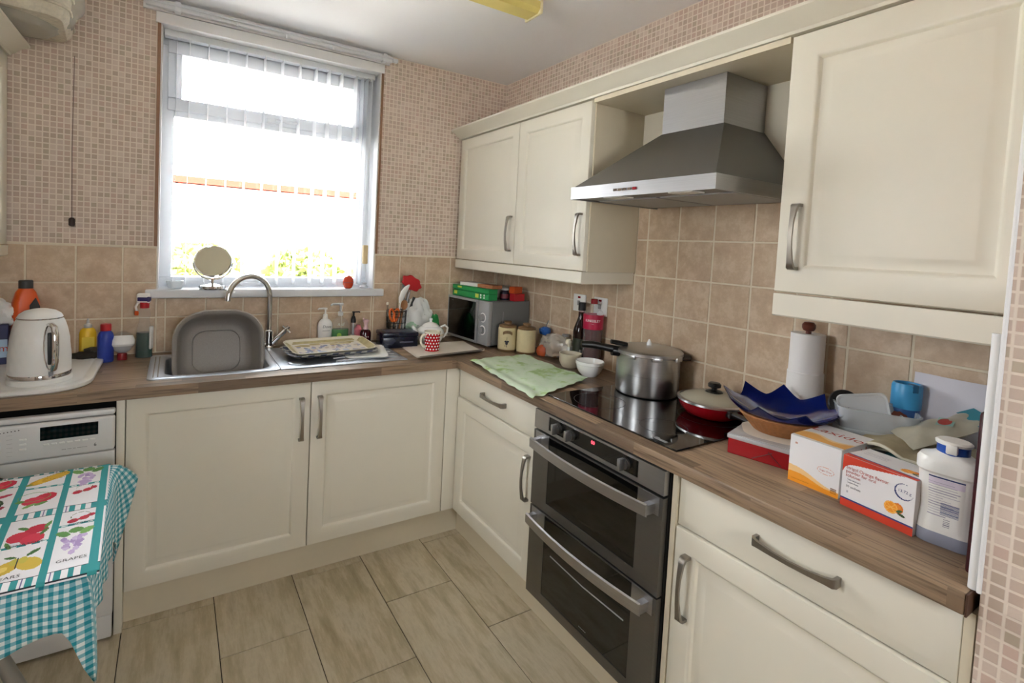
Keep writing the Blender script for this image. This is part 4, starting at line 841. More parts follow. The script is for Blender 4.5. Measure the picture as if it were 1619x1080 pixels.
t=thing('glass_jar','small clear glass jar behind the white carton against tiles','jar',(-.035,-.735,Z)); obj('jar',MB().lathe([(.022,0),(.024,.003),(.024,.09),(.018,.102),(.018,.112)],24),'glass',t); obj('lid',MB().lathe([(.02,.112),(.02,.124),(0,.125)],24),'grey',t)
for i,(x,y,r_,h,lab,mt_) in enumerate(((-.145,-.90,.054,.068,'beige straight-sided stoneware bowl beside the dark bottle',plain('beige_glaze','c4baa4',.3)),(-.17,-1.06,.064,.068,'white round china bowl in front of the red cordial bottle','ceramic'))):
    t=thing('bowl',lab,'bowl',(x,y,Z))
    if i==0: pr=[(.036,0),(.04,.004),(.05,.022),(.0525,.03),(.0525,.055),(.054,.06),(.054,.068),(.0505,.068),(.048,.055),(.047,.03),(.036,.01),(0,.008)]
    else: pr=[(.034,0),(.036,.004),(.05,.018),(.058,.036),(.061,.052),(.0635,.054),(.064,.066),(.0615,.068),(.0575,.052),(.052,.034),(.04,.016),(0,.01)]
    obj('body',MB().lathe(pr,40),mt_,t)
t=thing('sauce_bottle','tall dark brown glass bottle with black cap against the tiles','bottle',(-.055,-.865,Z)); DB=plain('dark_brown_glass','1d0a07',.08)
obj('body',MB().lathe([(.034,0),(.037,.004),(.037,.165),(.033,.185),(.022,.215),(.0165,.235),(.016,.26)],32),DB,t); obj('neck',MB().lathe([(.0163,.243),(.0155,.285),(.0165,.287)],24,close=False),clear('pale_red_neck','c08a86',.5,.05),t)
obj('cap',MB().lathe([(.0185,.268),(.0185,.306),(.016,.308)],24),'black',t); obj('label',MB().lathe([(.0373,.05),(.0373,.13)],32,close=False),plain('dark_green_label','28301f',.5,0,.3,50),t); obj('label_print',MB().rbox(-.03,-.012,-.035,-.027,.06,.078,.002,1),plain('silver_print','9b9d97',.4),t)
t=thing('cordial_bottle','big clear drink bottle with bright pink-red label and red cap','bottle',(-.062,-.955,Z)); CB=[(.042,0),(.046,.006),(.046,.2),(.0475,.21),(.0475,.285),(.043,.295),(.03,.315),(.016,.326),(.0145,.34)]
CB=[(r_,z*.93) for r_,z in CB]
obj('body',MB().lathe(CB,36),'glass',t); obj('drink',MB().lathe([(.044,.004),(.0445,.19),(.044,.2),(0,.2)],36),plain('dark_red_cordial','4a0a12',.12),t)
obj('label',MB().lathe([(.0482,.192),(.0482,.262)],36,close=False),plain('pink_red_label','b01540',.35),t); obj('cap',MB().lathe([(.0165,.312),(.0165,.333),(.014,.336)],24),'red',t)
qa=math.radians(-137); text('KINGSLEY',.017,'ink_white',t,(.0488*cos(qa),.0488*sin(qa),.234),(PI/2,0,qa+PI/2),bend=.0488); text('----',.01,'ink_white',t,(.0488*cos(qa),.0488*sin(qa),.22),(PI/2,0,qa+PI/2),'label_line',bend=.0488)
for i,(y,h) in enumerate(((-.802,.08),(-.95,.08))):
    t=thing('cooker_switch',('white wall switch with red rocker above the food bag','white wall switch with red rocker behind the cordial bottle')[i],'switch',(-.0105,y,1.207),-PI/2)
    obj('plate',MB().rbox(-.044,.044,-.009,0,-.044,.044,.003),'plastic_white',t); obj('rocker',MB().rbox(-.009,.009,-.0135,-.009,-.012,.012,.002),'grey',t); obj('indicator',MB().rbox(-.01,.01,-.011,-.009,.024,.034,.001,1),'red',t)
# pressure cooker
t=thing('pressure_cooker','tall aluminium pressure cooker with black handles standing on hob','pressure cooker',(-.143,-1.36,Z+.0065))
obj('body',MB().lathe([(.112,0),(.12,.004),(.1225,.014),(.1225,.158),(.126,.162)],56),'alu',t)
l=obj('lid',MB().lathe([(.126,.157),(.1315,.16),(.1315,.172),(.126,.177),(.112,.181),(.07,.188),(.02,.19),(0,.19)],56),'alu',t)
obj('weight_valve',MB().lathe([(.009,.189),(.009,.2),(.006,.206),(.003,.214),(0,.215)],16),'ceramic',l)
def radial(a,r,z): return (r*cos(a),r*sin(a),z)
ha=math.radians(150)
obj('clamp',MB().tube([radial(ha,.1,.158),radial(ha,.15,.162)],[(.024,.022),(.02,.02)],12),'black',t)
obj('handle',MB().tube([radial(ha,.135,.166),radial(ha,.19,.176),radial(ha,.23,.182),radial(ha,.275,.182)],[(.017,.016),(.015,.014),(.017,.015),(.013,.013)],12),'black',t)
obj('lock_knob',MB().tube([radial(ha,.09,.188),radial(ha,.125,.194),radial(ha,.155,.198)],[(.014,.009),(.015,.01),(.012,.009)],12),'black',t)
hb=math.radians(-35); obj('helper_handle',MB().tube([radial(hb,.118,.148),radial(hb,.145,.148),radial(hb,.165,.147)],[(.03,.012),(.028,.014),(.018,.011)],14),'black',t)
for k in range(3): obj('lug',MB().rbox(-.02,.02,-.006,.004,.148,.164,.002),'alu',t,radial(math.radians(190+k*45),.1285,0),(0,0,math.radians(190+k*45)+PI/2))
# frying pan
t=thing('frying_pan','red lidded frying pan with glass lid on the hob','pan',(-.14,-1.655,Z+.0065))
obj('body',MB().lathe([(.082,0),(.09,.003),(.108,.022),(.117,.044),(.118,.048),(.112,.048)],48),'red',t)
obj('lid_rim',MB().lathe([(.1135,.047),(.121,.048),(.121,.055),(.1125,.058)],48,close=False),'alu',t); obj('lid_glass',MB().lathe([(.1135,.055),(.09,.068),(.055,.077),(.02,.08),(0,.08)],40),plain('grey_lid_glass','aaa594',.1,0,.03,6,0,.4),t)
obj('knob',MB().lathe([(.03,.08),(.026,.084),(.009,.087),(.009,.093),(.021,.098),(.022,.108),(.017,.113),(0,.114)],28),'black',t)
obj('handle_bracket',MB().rbox(-.016,.016,-.018,.012,.026,.05,.005).tube([(0,-.01,.04),(0,-.05,.045),(0,-.11,.05)],[(.011,.009),(.012,.009),(.01,.008)],10),'black',t,radial(math.radians(-118),.116,0),(0,0,math.radians(-118)+PI/2))
# red tin, basket, blue bowl
t=thing('biscuit_tin','red box with clear shiny lid lying beside the hob','box',(-.278,-1.937,Z),math.radians(-76)); a,b=.085,.108
RC=N('red_foil'); s_=RC.sep(RC.obj()); RC.base('8f0a14').p(Roughness=.25)
obj('body',MB().rbox(-a,a,-b,b,0,.048,.002,1),RC.m,t); obj('lid',MB().rbox(-a-.003,a+.003,-b-.003,b+.003,.044,.057,.003,2),'frosted',t); obj('lid_film',MB().rbox(-a+.002,a-.002,-b+.002,b-.002,.057,.0585,.0005,1),plain('pale_grey_film','b9b7b6',.25),t)
for x0_,x1_ in ((-.02,.03),(.055,.02)): obj('crease_print',MB().tube([(x0_,-b-.0002,.004),(x1_,-b-.0002,.034)],.0012,5),plain('dark_red_line','5c0a12',.4),t)
t=thing('paper_doily','white paper doily between the wicker basket and red box','paper',(-.27,-1.945,Z+.0588)); obj('sheet',MB().lathe([(.092,0),(.094,.0008),(0,.0012)],40,0,rfun=lambda a,z:1+.05*sin(a*5)),PAP,t)
t=thing('wicker_basket','oval wicker basket on the red box holding the blue bowl','basket',(-.258,-1.948,Z+.0603),math.radians(-65)); t.scale=(.84,.84,.85); WK=plain('honey_wicker','a9703f',.55,0,.22,90,.5)
mb=MB().lathe([(.07,0),(.075,.004),(.088,.02),(.104,.04),(.112,.054),(.107,.054),(.096,.036),(.072,.008),(0,.006)],144,0,rfun=lambda a,z:1+(.012*sin(a*36)+.004*sin(z*900) if z>.003 else 0)); mb.v=[(x*1.12,y*.9,z) for x,y,z in mb.v]; obj('weave',mb,WK,t,sharp=70)
obj('rim',MB().tube([(.112*1.12*cos(q),.112*.9*sin(q),.0555) for q in np.linspace(0,2*PI,49)],.005,8),WK,t)
t=thing('blue_glass_bowl','cobalt blue glass bowl with pointed scalloped rim in wicker basket','bowl',(-.256,-1.948,Z+.09),rot=(math.radians(5),0,math.radians(-63))); t.scale=(1.03,1.03,1)
bl=N('cobalt_glass'); bl.base('09195c').p(Roughness=.06,IOR=1.3,Transmission_Weight=.22)
def bb(off):
    def f(u,v):
        a=2*PI*u; tip=max(0.,1-abs(((u*9+.25)%1)-.5)/.5)**1.6; k=min(v/.75,1.); e=max(0.,(v-.75)/.25)
        R_=.028*min(1,v/.05)+.082*k*(.4+.6*k)+e*(.004+.028*tip); z=.004+.036*k**2.4+e*(.004+.030*tip)
        return (R_*1.12*cos(a),R_*.88*sin(a),z+off)
    return f
obj('body',MB().grid(bb(0),108,20).grid(bb(.003),108,20),bl.m,t,sharp=60)
# kitchen roll
t=thing('kitchen_roll','white kitchen roll on a holder with round brown wooden knob','kitchen roll',(-.064,-1.912,Z)); KR=plain('soft_white_paper','eceae8',.95,0,.015,60,.12)
obj('holder_base',MB().lathe([(.06,0),(.062,.004),(.062,.014),(.055,.018)],32),plain('dark_wood','5e2f1f',.35,0,.1,40),t); obj('roll',MB().lathe([(.018,.02),(.05,.02),(.05,.215),(.0475,.217),(.0475,.338),(.018,.338),(.018,.33)],48),KR,t)
obj('pole',MB().lathe([(.008,.018),(.008,.345),(.015,.348),(.019,.356),(.019,.366),(.013,.374),(0,.376)],24),plain('dark_red_wood','5e2a1c',.3,0,.1,40),t)
def loose(u,v):
    a=math.radians(-150)+u*math.radians(205); r_=.0505+.004*v; 
    if u>.8: r_+=.05*((u-.8)/.2)**1.5*(1-.5*(1-v)) 
    return (r_*cos(a),r_*sin(a),.215-.18*v)
obj('loose_sheet',MB().grid(loose,40,10),KR,t)
# medicine cartons: printed faces are painted grids
def carton(name,label,p,rz,w,d,h,pf_,pt_,px_,cat='box'):
    t=thing(name,label,cat,p,rz); obj('carton',MB().rbox(0,w,0,d,0,h,.0012,1),plain(name+'_card_%d'%int(w*1e4),'e8e6e6',.45,0,.01),t)
    e=.0006
    if pf_: obj('front_print',pf_.mesh('front_print',PRINT,lambda x,y:(x,x*0-e,y)),None,t)
    if pt_: obj('top_print',pt_.mesh('top_print',PRINT,lambda x,y:(x,y,x*0+h+e)),None,t)
    if px_: obj('side_print',px_.mesh('side_print',PRINT,lambda x,y:(x*0+w+e,x,y)),None,t)
    return t
W_='e9e8ea'
f1=Paint(.117,.119,.0012,W_); q=f1.X/.117
f1.m(f1.Y<.043-.028*q+.004*np.sin(q*6),'ecc48a'); f1.m(f1.Y<.022-.006*q+.006*np.sin(q*5+.6),'e99a2b'); f1.m(f1.Y<.012,'e6931c')
f1.ring(.086,.056,.019,.009,.0008,'d98a6a'); f1.rect(.1,.113,.012,.0135,'8a5a2a')
for k in range(4): f1.rect(.099,.112,.008+k*.0035,.0100+k*.0035,'7a4a20')
f1.rect(.008,.05,.009,.0102,'b9741f'); f1.rect(.012,.018,.098,.103,'c99a8d')
t1=Paint(.117,.17,.0015,W_); t1.m((t1.Y>.012+.0*t1.X)&(t1.Y<.05+.012*np.sin(t1.X*60)),'e8ad5c'); t1.m((t1.Y>.05+.012*np.sin(t1.X*60))&(t1.Y<.06+.01*np.sin(t1.X*60)),'efd0a0')
B1=carton('medicine_carton','white carton with orange wave along its lower edge beside the red box',(-.417,-2.058,Z),math.radians(-91),.117,.17,.119,f1,t1,None)
text('Laxido',.045,'ink_red',B1,(.058,.11,.1202),(0,0,0)); text('Laxido',.046,'ink_red',B1,(.1178,.088,.092),(PI/2,0,PI/2)); text('Sugar Free',.0062,'ink_red',B1,(.086,-.0012,.056),(PI/2,0,0))
f2_=Paint(.144,.119,.0012,W_); X_,Y_=f2_.X,f2_.Y
f2_.m(Y_>.098+.024*(X_/.144)-.02*np.exp(-X_/.006),'c73a22'); f2_.m(Y_<.017,'c73a22'); f2_.m((Y_>.017)&(Y_<.0205),'35407f')
f2_.ell(.123,.086,.0175,.0175,'26356f'); f2_.ell(.1245,.087,.0162,.0158,W_)
def orange(p,x,y,s):
    p.ell(x+.012*s,y+.003*s,.010*s,.0105*s,'d8741f').ell(x+.011*s,y+.006*s,.006*s,.005*s,'e58a30'); p.ell(x,y,.0125*s,.0125*s,'f0a23a').ell(x,y,.0112*s,.0112*s,'f6c66a').ell(x,y,.0102*s,.0102*s,'ee9622')
    for k in range(8): a=2*PI*k/8; p.m((np.abs((p.X-x)*sin(a)-(p.Y-y)*cos(a))<.0004*s)&((p.X-x)**2+(p.Y-y)**2<(.0095*s)**2),'f6c66a')
    p.ell(x+.019*s,y-.008*s,.007*s,.0028*s,'2f4a26',-.2).ell(x+.015*s,y-.002*s,.006*s,.0025*s,'3a5a2c',.5)
orange(f2_,.102,.043,1.05); f2_.rect(.012,.016,.034,.039,'bdbcc4')
for y_ in (.064,.058): f2_.rect(.014,.036,y_,y_+.0012,'8d8da0')
f2_.rect(.02,.06,.0355,.0365,'9a9aaa')
t2=Paint(.144,.1,.0015,W_); t2.m(t2.Y<.016-.004*t2.X/.144,'c73a22'); t2.m((t2.Y>=.016-.004*t2.X/.144)&(t2.Y<.021-.004*t2.X/.144),'4a5288'); orange(t2,.108,.04,1.0); t2.ring(.137,.075,.013,.012,.002,'26356f')
for y_ in (.07,.062,.054): t2.rect(.012,.06,y_,y_+.0018,'a7a7b3')
B2=carton('medicine_carton','red-and-white sachet carton printed with oranges beside the white bottle',(-.437,-2.187,Z),math.radians(-97.5),.144,.1,.119,f2_,t2,None)
for s_,z_ in (('Strigol Orange flavour',.0925),('powder for oral',.0835),('solution',.0745)): text(s_,.0105,'ink_red',B2,(.008,-.0012,z_),(PI/2,0,0),align='LEFT',sx=.92)
text('30 sachets',.0075,'ink',B2,(.01,-.0012,.049),(PI/2,0,0),align='LEFT'); text('13.72 g',.0085,'ink_blue',B2,(.1245,-.0012,.087),(PI/2,0,0))
text('For oral use',.0058,'grey',B2,(.012,-.0012,.0655),(PI/2,0,0),align='LEFT'); text('Sugar free',.0058,'grey',B2,(.012,-.0012,.0588),(PI/2,0,0),align='LEFT')
for k in range(4): obj('side_line',MB().box(.1445,.1448,.02,.07,.085-k*.007,.0865-k*.007),'grey',B2)
# tubs
def tub(t,z,h,s=1.,inner=True):
    w,d=.185*s,.128*s
    r_=[rrect(w*.86,d*.84,.022,z),rrect(w*.9,d*.88,.026,z+.004),rrect(w*.97,d*.96,.028,z+h*.8),rrect(w*.975,d*.965,.028,z+h-.004),rrect(w*1.01,d*1.015,.03,z+h-.004),rrect(w*1.01,d*1.015,.03,z+h),rrect(w*.965,d*.955,.027,z+h),rrect(w*.89,d*.87,.025,z+.007)]
    return MB().loft(r_)
rz=math.radians(-57)
TP=(-.122,-2.125)
for i,(z,h,lab) in enumerate(((0,.062,'cloudy plastic food tub forming the bottom of the stack'),(.052,.066,'cloudy plastic food tub in the middle of the stack'),(.106,.066,'clear plastic food tub topmost of the stack with lids standing inside'))):
    t=thing('food_tub',lab,'tub',(TP[0],TP[1],Z+z),rz,group='stacked food tubs'); obj('tub',tub(t,0,h),'frosted' if i<2 else clear('clear_tub','dfe4e8',.38,.2),t)
def lid(name,label,loc,rot,w,h,mat):
    t=thing(name,label,'lid',loc,rot=rot); obj('lid',MB().loft([rrect(w,h,.016,-.004),rrect(w,h,.016,.002),rrect(w*.97,h*.96,.015,.003),rrect(w*.9,h*.86,.013,.001),rrect(w*.89,h*.85,.013,-.001)]),mat,t); return t
lid('tub_lid','clear oblong plastic lid standing upright in the top tub',(-.16,-2.115,Z+.16),(math.radians(82),math.radians(-14),math.radians(-64)),.115,.1,'frosted')
lid('tub_lid','small clear plastic lid leaning behind the upright lid in top tub',(-.095,-2.15,Z+.15),(math.radians(66),math.radians(10),math.radians(-40)),.09,.075,'frosted')
t=thing('plastic_scoop','small clear plastic scoop lying by the lids in top tub','scoop',(-.115,-2.185,Z+.14),rot=(.6,.2,.4)); obj('scoop',MB().loft([rrect(.04,.03,.008,0),rrect(.045,.035,.008,.02),rrect(.041,.031,.008,.02),rrect(.036,.026,.007,.003)]),'frosted',t)
t=thing('black_lid','round black lid tucked behind the clear lids in top tub','lid',(-.13,-2.055,Z+.16),rot=(math.radians(70),0,math.radians(-50))); obj('lid',MB().lathe([(.04,-.008),(.042,0),(.04,.006),(0,.008)],28),'black',t)
t=thing('fruit_bun','small reddish-brown bun inside the top tub','food',(-.075,-2.165,Z+.135)); obj('bun',crumple(61,.022,.022,.022,.15,18,12),plain('red_brown_crust','8a4a38',.7,0,.15,30),t,(0,0,.01))
# aerosol with blue cap, white sheet
t=thing('aerosol_can','blue aerosol can with light blue cap against the tiles','can',(-.05,-2.168,Z)); obj('can',MB().lathe([(.03,0),(.032,.004),(.032,.175),(.028,.188)],32),plain('mid_blue_metal','2f5a97',.3,.3),t)
cp2=MB().lathe([(.033,.176),(.034,.18),(.034,.236),(.031,.244),(.027,.244),(.025,.225),(0,.222)],32); obj('cap',cp2,plain('sky_blue_cap','3f9cd2',.35),t); obj('nozzle_slot',MB().rbox(-.034,-.01,-.008,.008,.222,.246,.003),plain('deep_blue_slot','22648f',.4),t,(0,0,0),(0,0,.9))
t=thing('white_sheet','creased white paper sheet leaning against the wall tiles','paper',(-.03,-2.30,Z)); WP=plain('white_paper','d9d7e0',.8,0,.02,14)
def ws(u,v): 
    y=.128-.285*u; z=.02+.255*v-.012*u*0; x=-.012+.022*v-.004*sin(u*9+v*5)-.003*abs(sin(u*5-v*7)); return (x,y,z)
obj('sheet',MB().grid(ws,24,16).grid(lambda u,v:tuple(Vector(ws(u,v))+Vector((.0006,0,0))),24,16),WP,t)
# teal tray with folded mats, pouch
TE=plain('teal_plastic','1f6b70',.45)
t=thing('teal_tray','dark teal folder lying flat under the beige mats','tray',(-.205,-2.30,Z),math.radians(-90)); obj('tray',MB().rbox(-.10,.10,-.12,.14,0,.095,.004,2),TE,t)
MG=plain('beige_quilted_mat','b5aa8c',.9,0,.1,50,.4); MG2=plain('pale_binding','d9d3bf',.85)
t=thing('oven_mat','wavy beige quilted mat with pale piping lying over the teal folder','mat',(-.185,-2.28,Z+.096))
def mat(off): return lambda u,v:(-.105+.24*v, .145-.285*u, .006+.017*max(0,sin(u*9.5-.6))*(1-.55*v)+.006*v+off)
obj('mat',MB().grid(mat(0),40,14).grid(mat(.006),40,14),MG,t)
obj('piping',MB().tube([tuple(Vector(mat(.003)(u,-.004))) for u in np.linspace(0,1,41)],.0042,8),MG2,t)
obj('under_layer',MB().grid(lambda u,v:(-.10+.22*v,.14-.28*u,.004+.010*max(0,sin(u*9.5-1.1))*(1-.5*v)),40,10),MG2,t)
t=thing('food_pouch','crumpled foil pouch with teal end and red emblem on the mat','pouch',(-.125,-2.27,Z+.16),rot=(math.radians(10),math.radians(-24),math.radians(-45)))
PG=plain('grey_green_foil','b5b09e',.35,.1,.1,30)
def po(off): return lambda u,v:((u-.5)*.19,(v-.5)*.1*(1-.25*u),off*(1-abs(2*u-1)**3)*(1-abs(2*v-1)**3)*.016+.004*sin(u*17)*sin(v*9))
obj('pouch',MB().grid(po(1),22,12).grid(po(-1),22,12),PG,t); 
obj('teal_end',MB().grid(lambda u,v:((u-.5)*.04+.078,(v-.5)*.078,.0085+.0*u),4,4).grid(lambda u,v:((u-.5)*.04+.078,(v-.5)*.078,-.0085),4,4),plain('teal_print','2a8597',.4),t)
obj('red_emblem',MB().lathe([(.014,.0185),(.0,.019)],20),plain('dull_red_print','9c3a34',.5),t,(.01,0,.0)); obj('teal_flash',MB().lathe([(.024,.0176),(.0,.018)],4),plain('pale_teal_print','8fb5ad',.5),t,(.012,0,0))
t=thing('tissue','scrunched white tissue beside the aerosol can','tissue',(-.085,-2.235,Z+.115)); obj('tissue',crumple(71,.028,.03,.022,.4,20,14),PAP,t,(0,0,.02))
# white bottle
t=thing('powder_bottle','white plastic powder bottle with blue flip cap and grey base','bottle',(-.416,-2.371,Z),math.radians(-82))
def wbt(zs): 
    return [rrect(w,d,min(w,d)*.44,z,8) for w,d,z in zs]
PB=[(.096,.062,0),(.1,.066,.004),(.1,.066,.028),(.094,.062,.05),(.088,.058,.072),(.092,.06,.1),(.098,.064,.13),(.1,.066,.145),(.108,.074,.150),(.109,.075,.17),(.1,.068,.178),(.07,.052,.184),(.05,.048,.190)]
obj('body',MB().loft(wbt(PB)),'plastic_white',t); obj('base',MB().loft(wbt([(.0965,.0625,0),(.1008,.0668,.004),(.1008,.0668,.026),(.099,.0655,.0275)])),plain('blue_grey_plastic','8d92a3',.4),t)
obj('cap',MB().lathe([(.025,.188),(.026,.19),(.026,.204),(.024,.206)],32),plain('cap_blue','1f4fa8',.35),t); obj('flip_lid',MB().lathe([(.024,.206),(.0285,.207),(.0295,.212),(.026,.215),(0,.216)],32).rbox(-.008,.01,-.034,-.02,.192,.212,.003),'plastic_white',t)
fl_=Paint(.062,.11,.001,'ebebe8'); fl_.rect(0,.062,.104,.1065,'2a3570'); fl_.rect(0,.062,.09,.103,'d9cfe0')
rr=random.Random(5)
for k in range(14): fl_.rect(.006,.02+rr.uniform(.01,.038),.094-k*.0052,.0953-k*.0052,'a9a6b8')
for k in range(12): fl_.rect(.028,.056,.03+k*.0022,.0312+k*.0022,'4a5a86')
for k in range(5): fl_.rect(.034,.044,.008+k*.0034,.0092+k*.0034,'77758a')
def curve(x,y): # wraps the label on the bottle's waist front
    zz=y+.035; d=np.interp(zz,[.028,.05,.072,.1,.13,.145],[.033,.031,.029,.030,.032,.033])+.0009; u=x-.036; ww=np.interp(zz,[.028,.05,.072,.1,.13,.145],[.05,.047,.044,.046,.049,.05])
    k=np.clip(np.abs(u)-(ww-d),0,None); yy=-np.sqrt(np.clip((d+.0004)**2-k**2,0.00001,None)); return (u,yy,zz)
obj('label_print',fl_.mesh('label_print',PRINT,curve),None,t)
# tray on edge at the pier end
t=thing('serving_tray','dark maroon tray standing on edge between white bottle and wall end','tray',(-.515,-2.447,Z),rot=(0,0,0)); obj('tray',MB().rbox(0,.42,-.004,.02,0,.305,.005,2),plain('maroon_lacquer','3f1a20',.25),t)
t=thing('thin_board','pale grey thin board standing on edge beside the maroon tray','board',(-.40,-2.4225,Z),rot=(math.radians(1),0,0)); obj('board',MB().rbox(0,.3,-.002,.002,0,.29,.001,1),plain('pale_grey_board','a9b2bd',.3),t)
# ================================================================ things on the sill, walls and ceiling
t=thing('shaving_mirror','round chrome table mirror tilted on the window sill','mirror',(-1.635,-.002,1.2035),math.radians(-6))
obj('foot',MB().lathe([(.056,0),(.058,.004),(.056,.016),(.02,.022),(.008,.026)],36),'chrome',t); obj('stem',MB().tube([(0,0,.024),(0,0,.05)],.006,10),'chrome',t)
yo=[(.083*cos(q),0,.128+.083*sin(q)) for q in np.linspace(-PI,0,25)]; obj('yoke',MB().tube(yo,.004,8),'chrome',t)
mr=thing; MI=plain('mirror_silver','b5b09c',.3,.85,.02,6)
d=obj('frame',MB().tube([(.078*cos(q),0,.078*sin(q)) for q in np.linspace(0,2*PI,41)],.004,8,0,(0,1,0)),'chrome',t,(0,0,.133),(math.radians(-26),0,0)); obj('mirror_face',MB().tube([(0,-.003,0),(0,.003,0)],.077,40),MI,d)
t=thing('egg_timer','orange-red egg-shaped timer standing on the window sill','timer',(-.975,.0,1.2035)); obj('egg',MB().lathe([(.012,0),(.02,.004),(.027,.02),(.029,.034),(.026,.052),(.017,.066),(0,.072)],28),plain('orange_red_gloss','c94426',.2),t); obj('dial_line',MB().lathe([(.0291,.032),(.0293,.034),(.0291,.036)],28,close=False),plain('dark_orange','9c3018',.3),t)
t=thing('glass_dish','small clear glass dish on the sill beside mirror','dish',(-1.79,.03,1.2035)); obj('dish',MB().lathe([(.025,0),(.03,.004),(.036,.035),(.033,.035),(.027,.006),(0,.005)],28),'frosted',t)
t=thing('glass_trinket','small clear glass trinket under the blind cord weight','ornament',(-.875,.03,1.2035)); obj('trinket',MB().lathe([(.022,0),(.026,.006),(.012,.018),(.016,.03),(0,.036)],20),'frosted',t)
t=thing('pull_cord','thin dark pull cord with small toggle hanging on wallpaper','pull cord',(-2.168,-.012,1.49)); obj('cord',MB().tube([(0,.002,0),(-.002,.003,.3),(.003,.003,.69)],.0016,6),plain('dusty_cord','7a6a62',.9),t); obj('toggle',MB().lathe([(.007,-.018),(.0115,-.014),(.0115,.012),(.006,.018)],12),plain('dark_brown_toggle','2b1d18',.5),t)
t=thing('wrapped_basket','basket wrapped in cloudy plastic standing on top of the wall cabinet','basket',(-2.4,-.2,2.19),math.radians(5)); 
BK=plain('grey_green_basket','d3ccb9',.8,0,.2,60,.4)
obj('basket',MB().loft([rrect(.46,.34,.06,.03),rrect(.49,.36,.07,.05),rrect(.53,.38,.08,.2),rrect(.53,.38,.08,.29),rrect(.5,.35,.07,.29)]),BK,t)
for k in range(4): obj('weave_band',MB().tube([(x*(1.002),y*1.002,0) for x,y,_ in rrect(.5+.012*k,.365+.006*k,.07,0,6)]+[(x,y,0) for x,y,_ in rrect(.5+.012*k,.365+.006*k,.07,0,6)][:1],.006,6),BK,t,(0,0,.075+k*.045))
obj('film',crumple(81,.28,.2,.165,.07,72,44),clear('dusty_film','dcdad2',.32,.35),t,(0,0,.14))
t=thing('ceiling_light','yellowed fluorescent batten light fixed to the ceiling','ceiling light',(-1.05,-.985,H)); YD=plain('yellowed_diffuser','d8c878',.35,0,.05,8)
obj('batten',MB().rbox(-.56,.52,-.05,.05,-.03,-.001,.003),'plastic_white',t); obj('diffuser',MB().loft([[(x,y*1.0,z) for y,z in ((-.05,-.02),(-.052,-.05),(-.035,-.066),(.035,-.066),(.052,-.05),(.05,-.02))] for x in (-.55,.512)]),YD,t)
for x in (-.56,.512): obj('end_cap',MB().rbox(x,x+.012,-.056,.056,-.07,-.001,.004),plain('cream_end_cap','d9cfa6',.4),t)
# ================================================================ table with cloths
TX0,TX1,TY0,TY1,TZ=-2.665,-1.945,-1.415,-.835,.735
t=thing('kitchen_table','small table hidden under a turquoise gingham cloth','table',((TX0+TX1)/2,(TY0+TY1)/2,0)); w_,d_=(TX1-TX0)/2-.012,(TY1-TY0)/2-.012
obj('tabletop',MB().rbox(-w_,w_,-d_,d_,.705,.7325,.004),'white',t); LG=plain('grey_leg_paint','8d8a83',.4,.3)
CXT,CYT=(TX0+TX1)/2,(TY0+TY1)/2
for a_,b_ in (((-2.139,-1.38),(-1.87,-1.38)),((-2.45,-1.38),(-2.62,-1.38)),((-2.36,-.87),(-2.33,-.87)),((-2.55,-.87),(-2.62,-.87))):
    obj('leg',MB().tube([(a_[0]-CXT,a_[1]-CYT,.705),(b_[0]-CXT,b_[1]-CYT,0)],.014,12),LG,t)
gm=N('turquoise_gingham'); uv=gm.n('ShaderNodeUVMap',uv_map='UVMap').outputs[0]; s_=gm.sep(uv)
def stripe(v):
    f=gm.math('FRACT',gm.math('DIVIDE',v,.0165)); return gm.math('GREATER_THAN',f,.5)
a_,b_=stripe(s_[0]),stripe(s_[1]); sm_=gm.math('MULTIPLY',gm.math('ADD',a_,b_),.5)
gm.base(gm.ramp(sm_,[(0,'e3ecec'),(.25,'e3ecec'),(.26,'7fb9c6'),(.75,'7fb9c6'),(.76,'1f8fa0')],'CONSTANT')).p(Roughness=.9); gm.bump(gm.noise(gm.obj(),500,2),.2,.001)
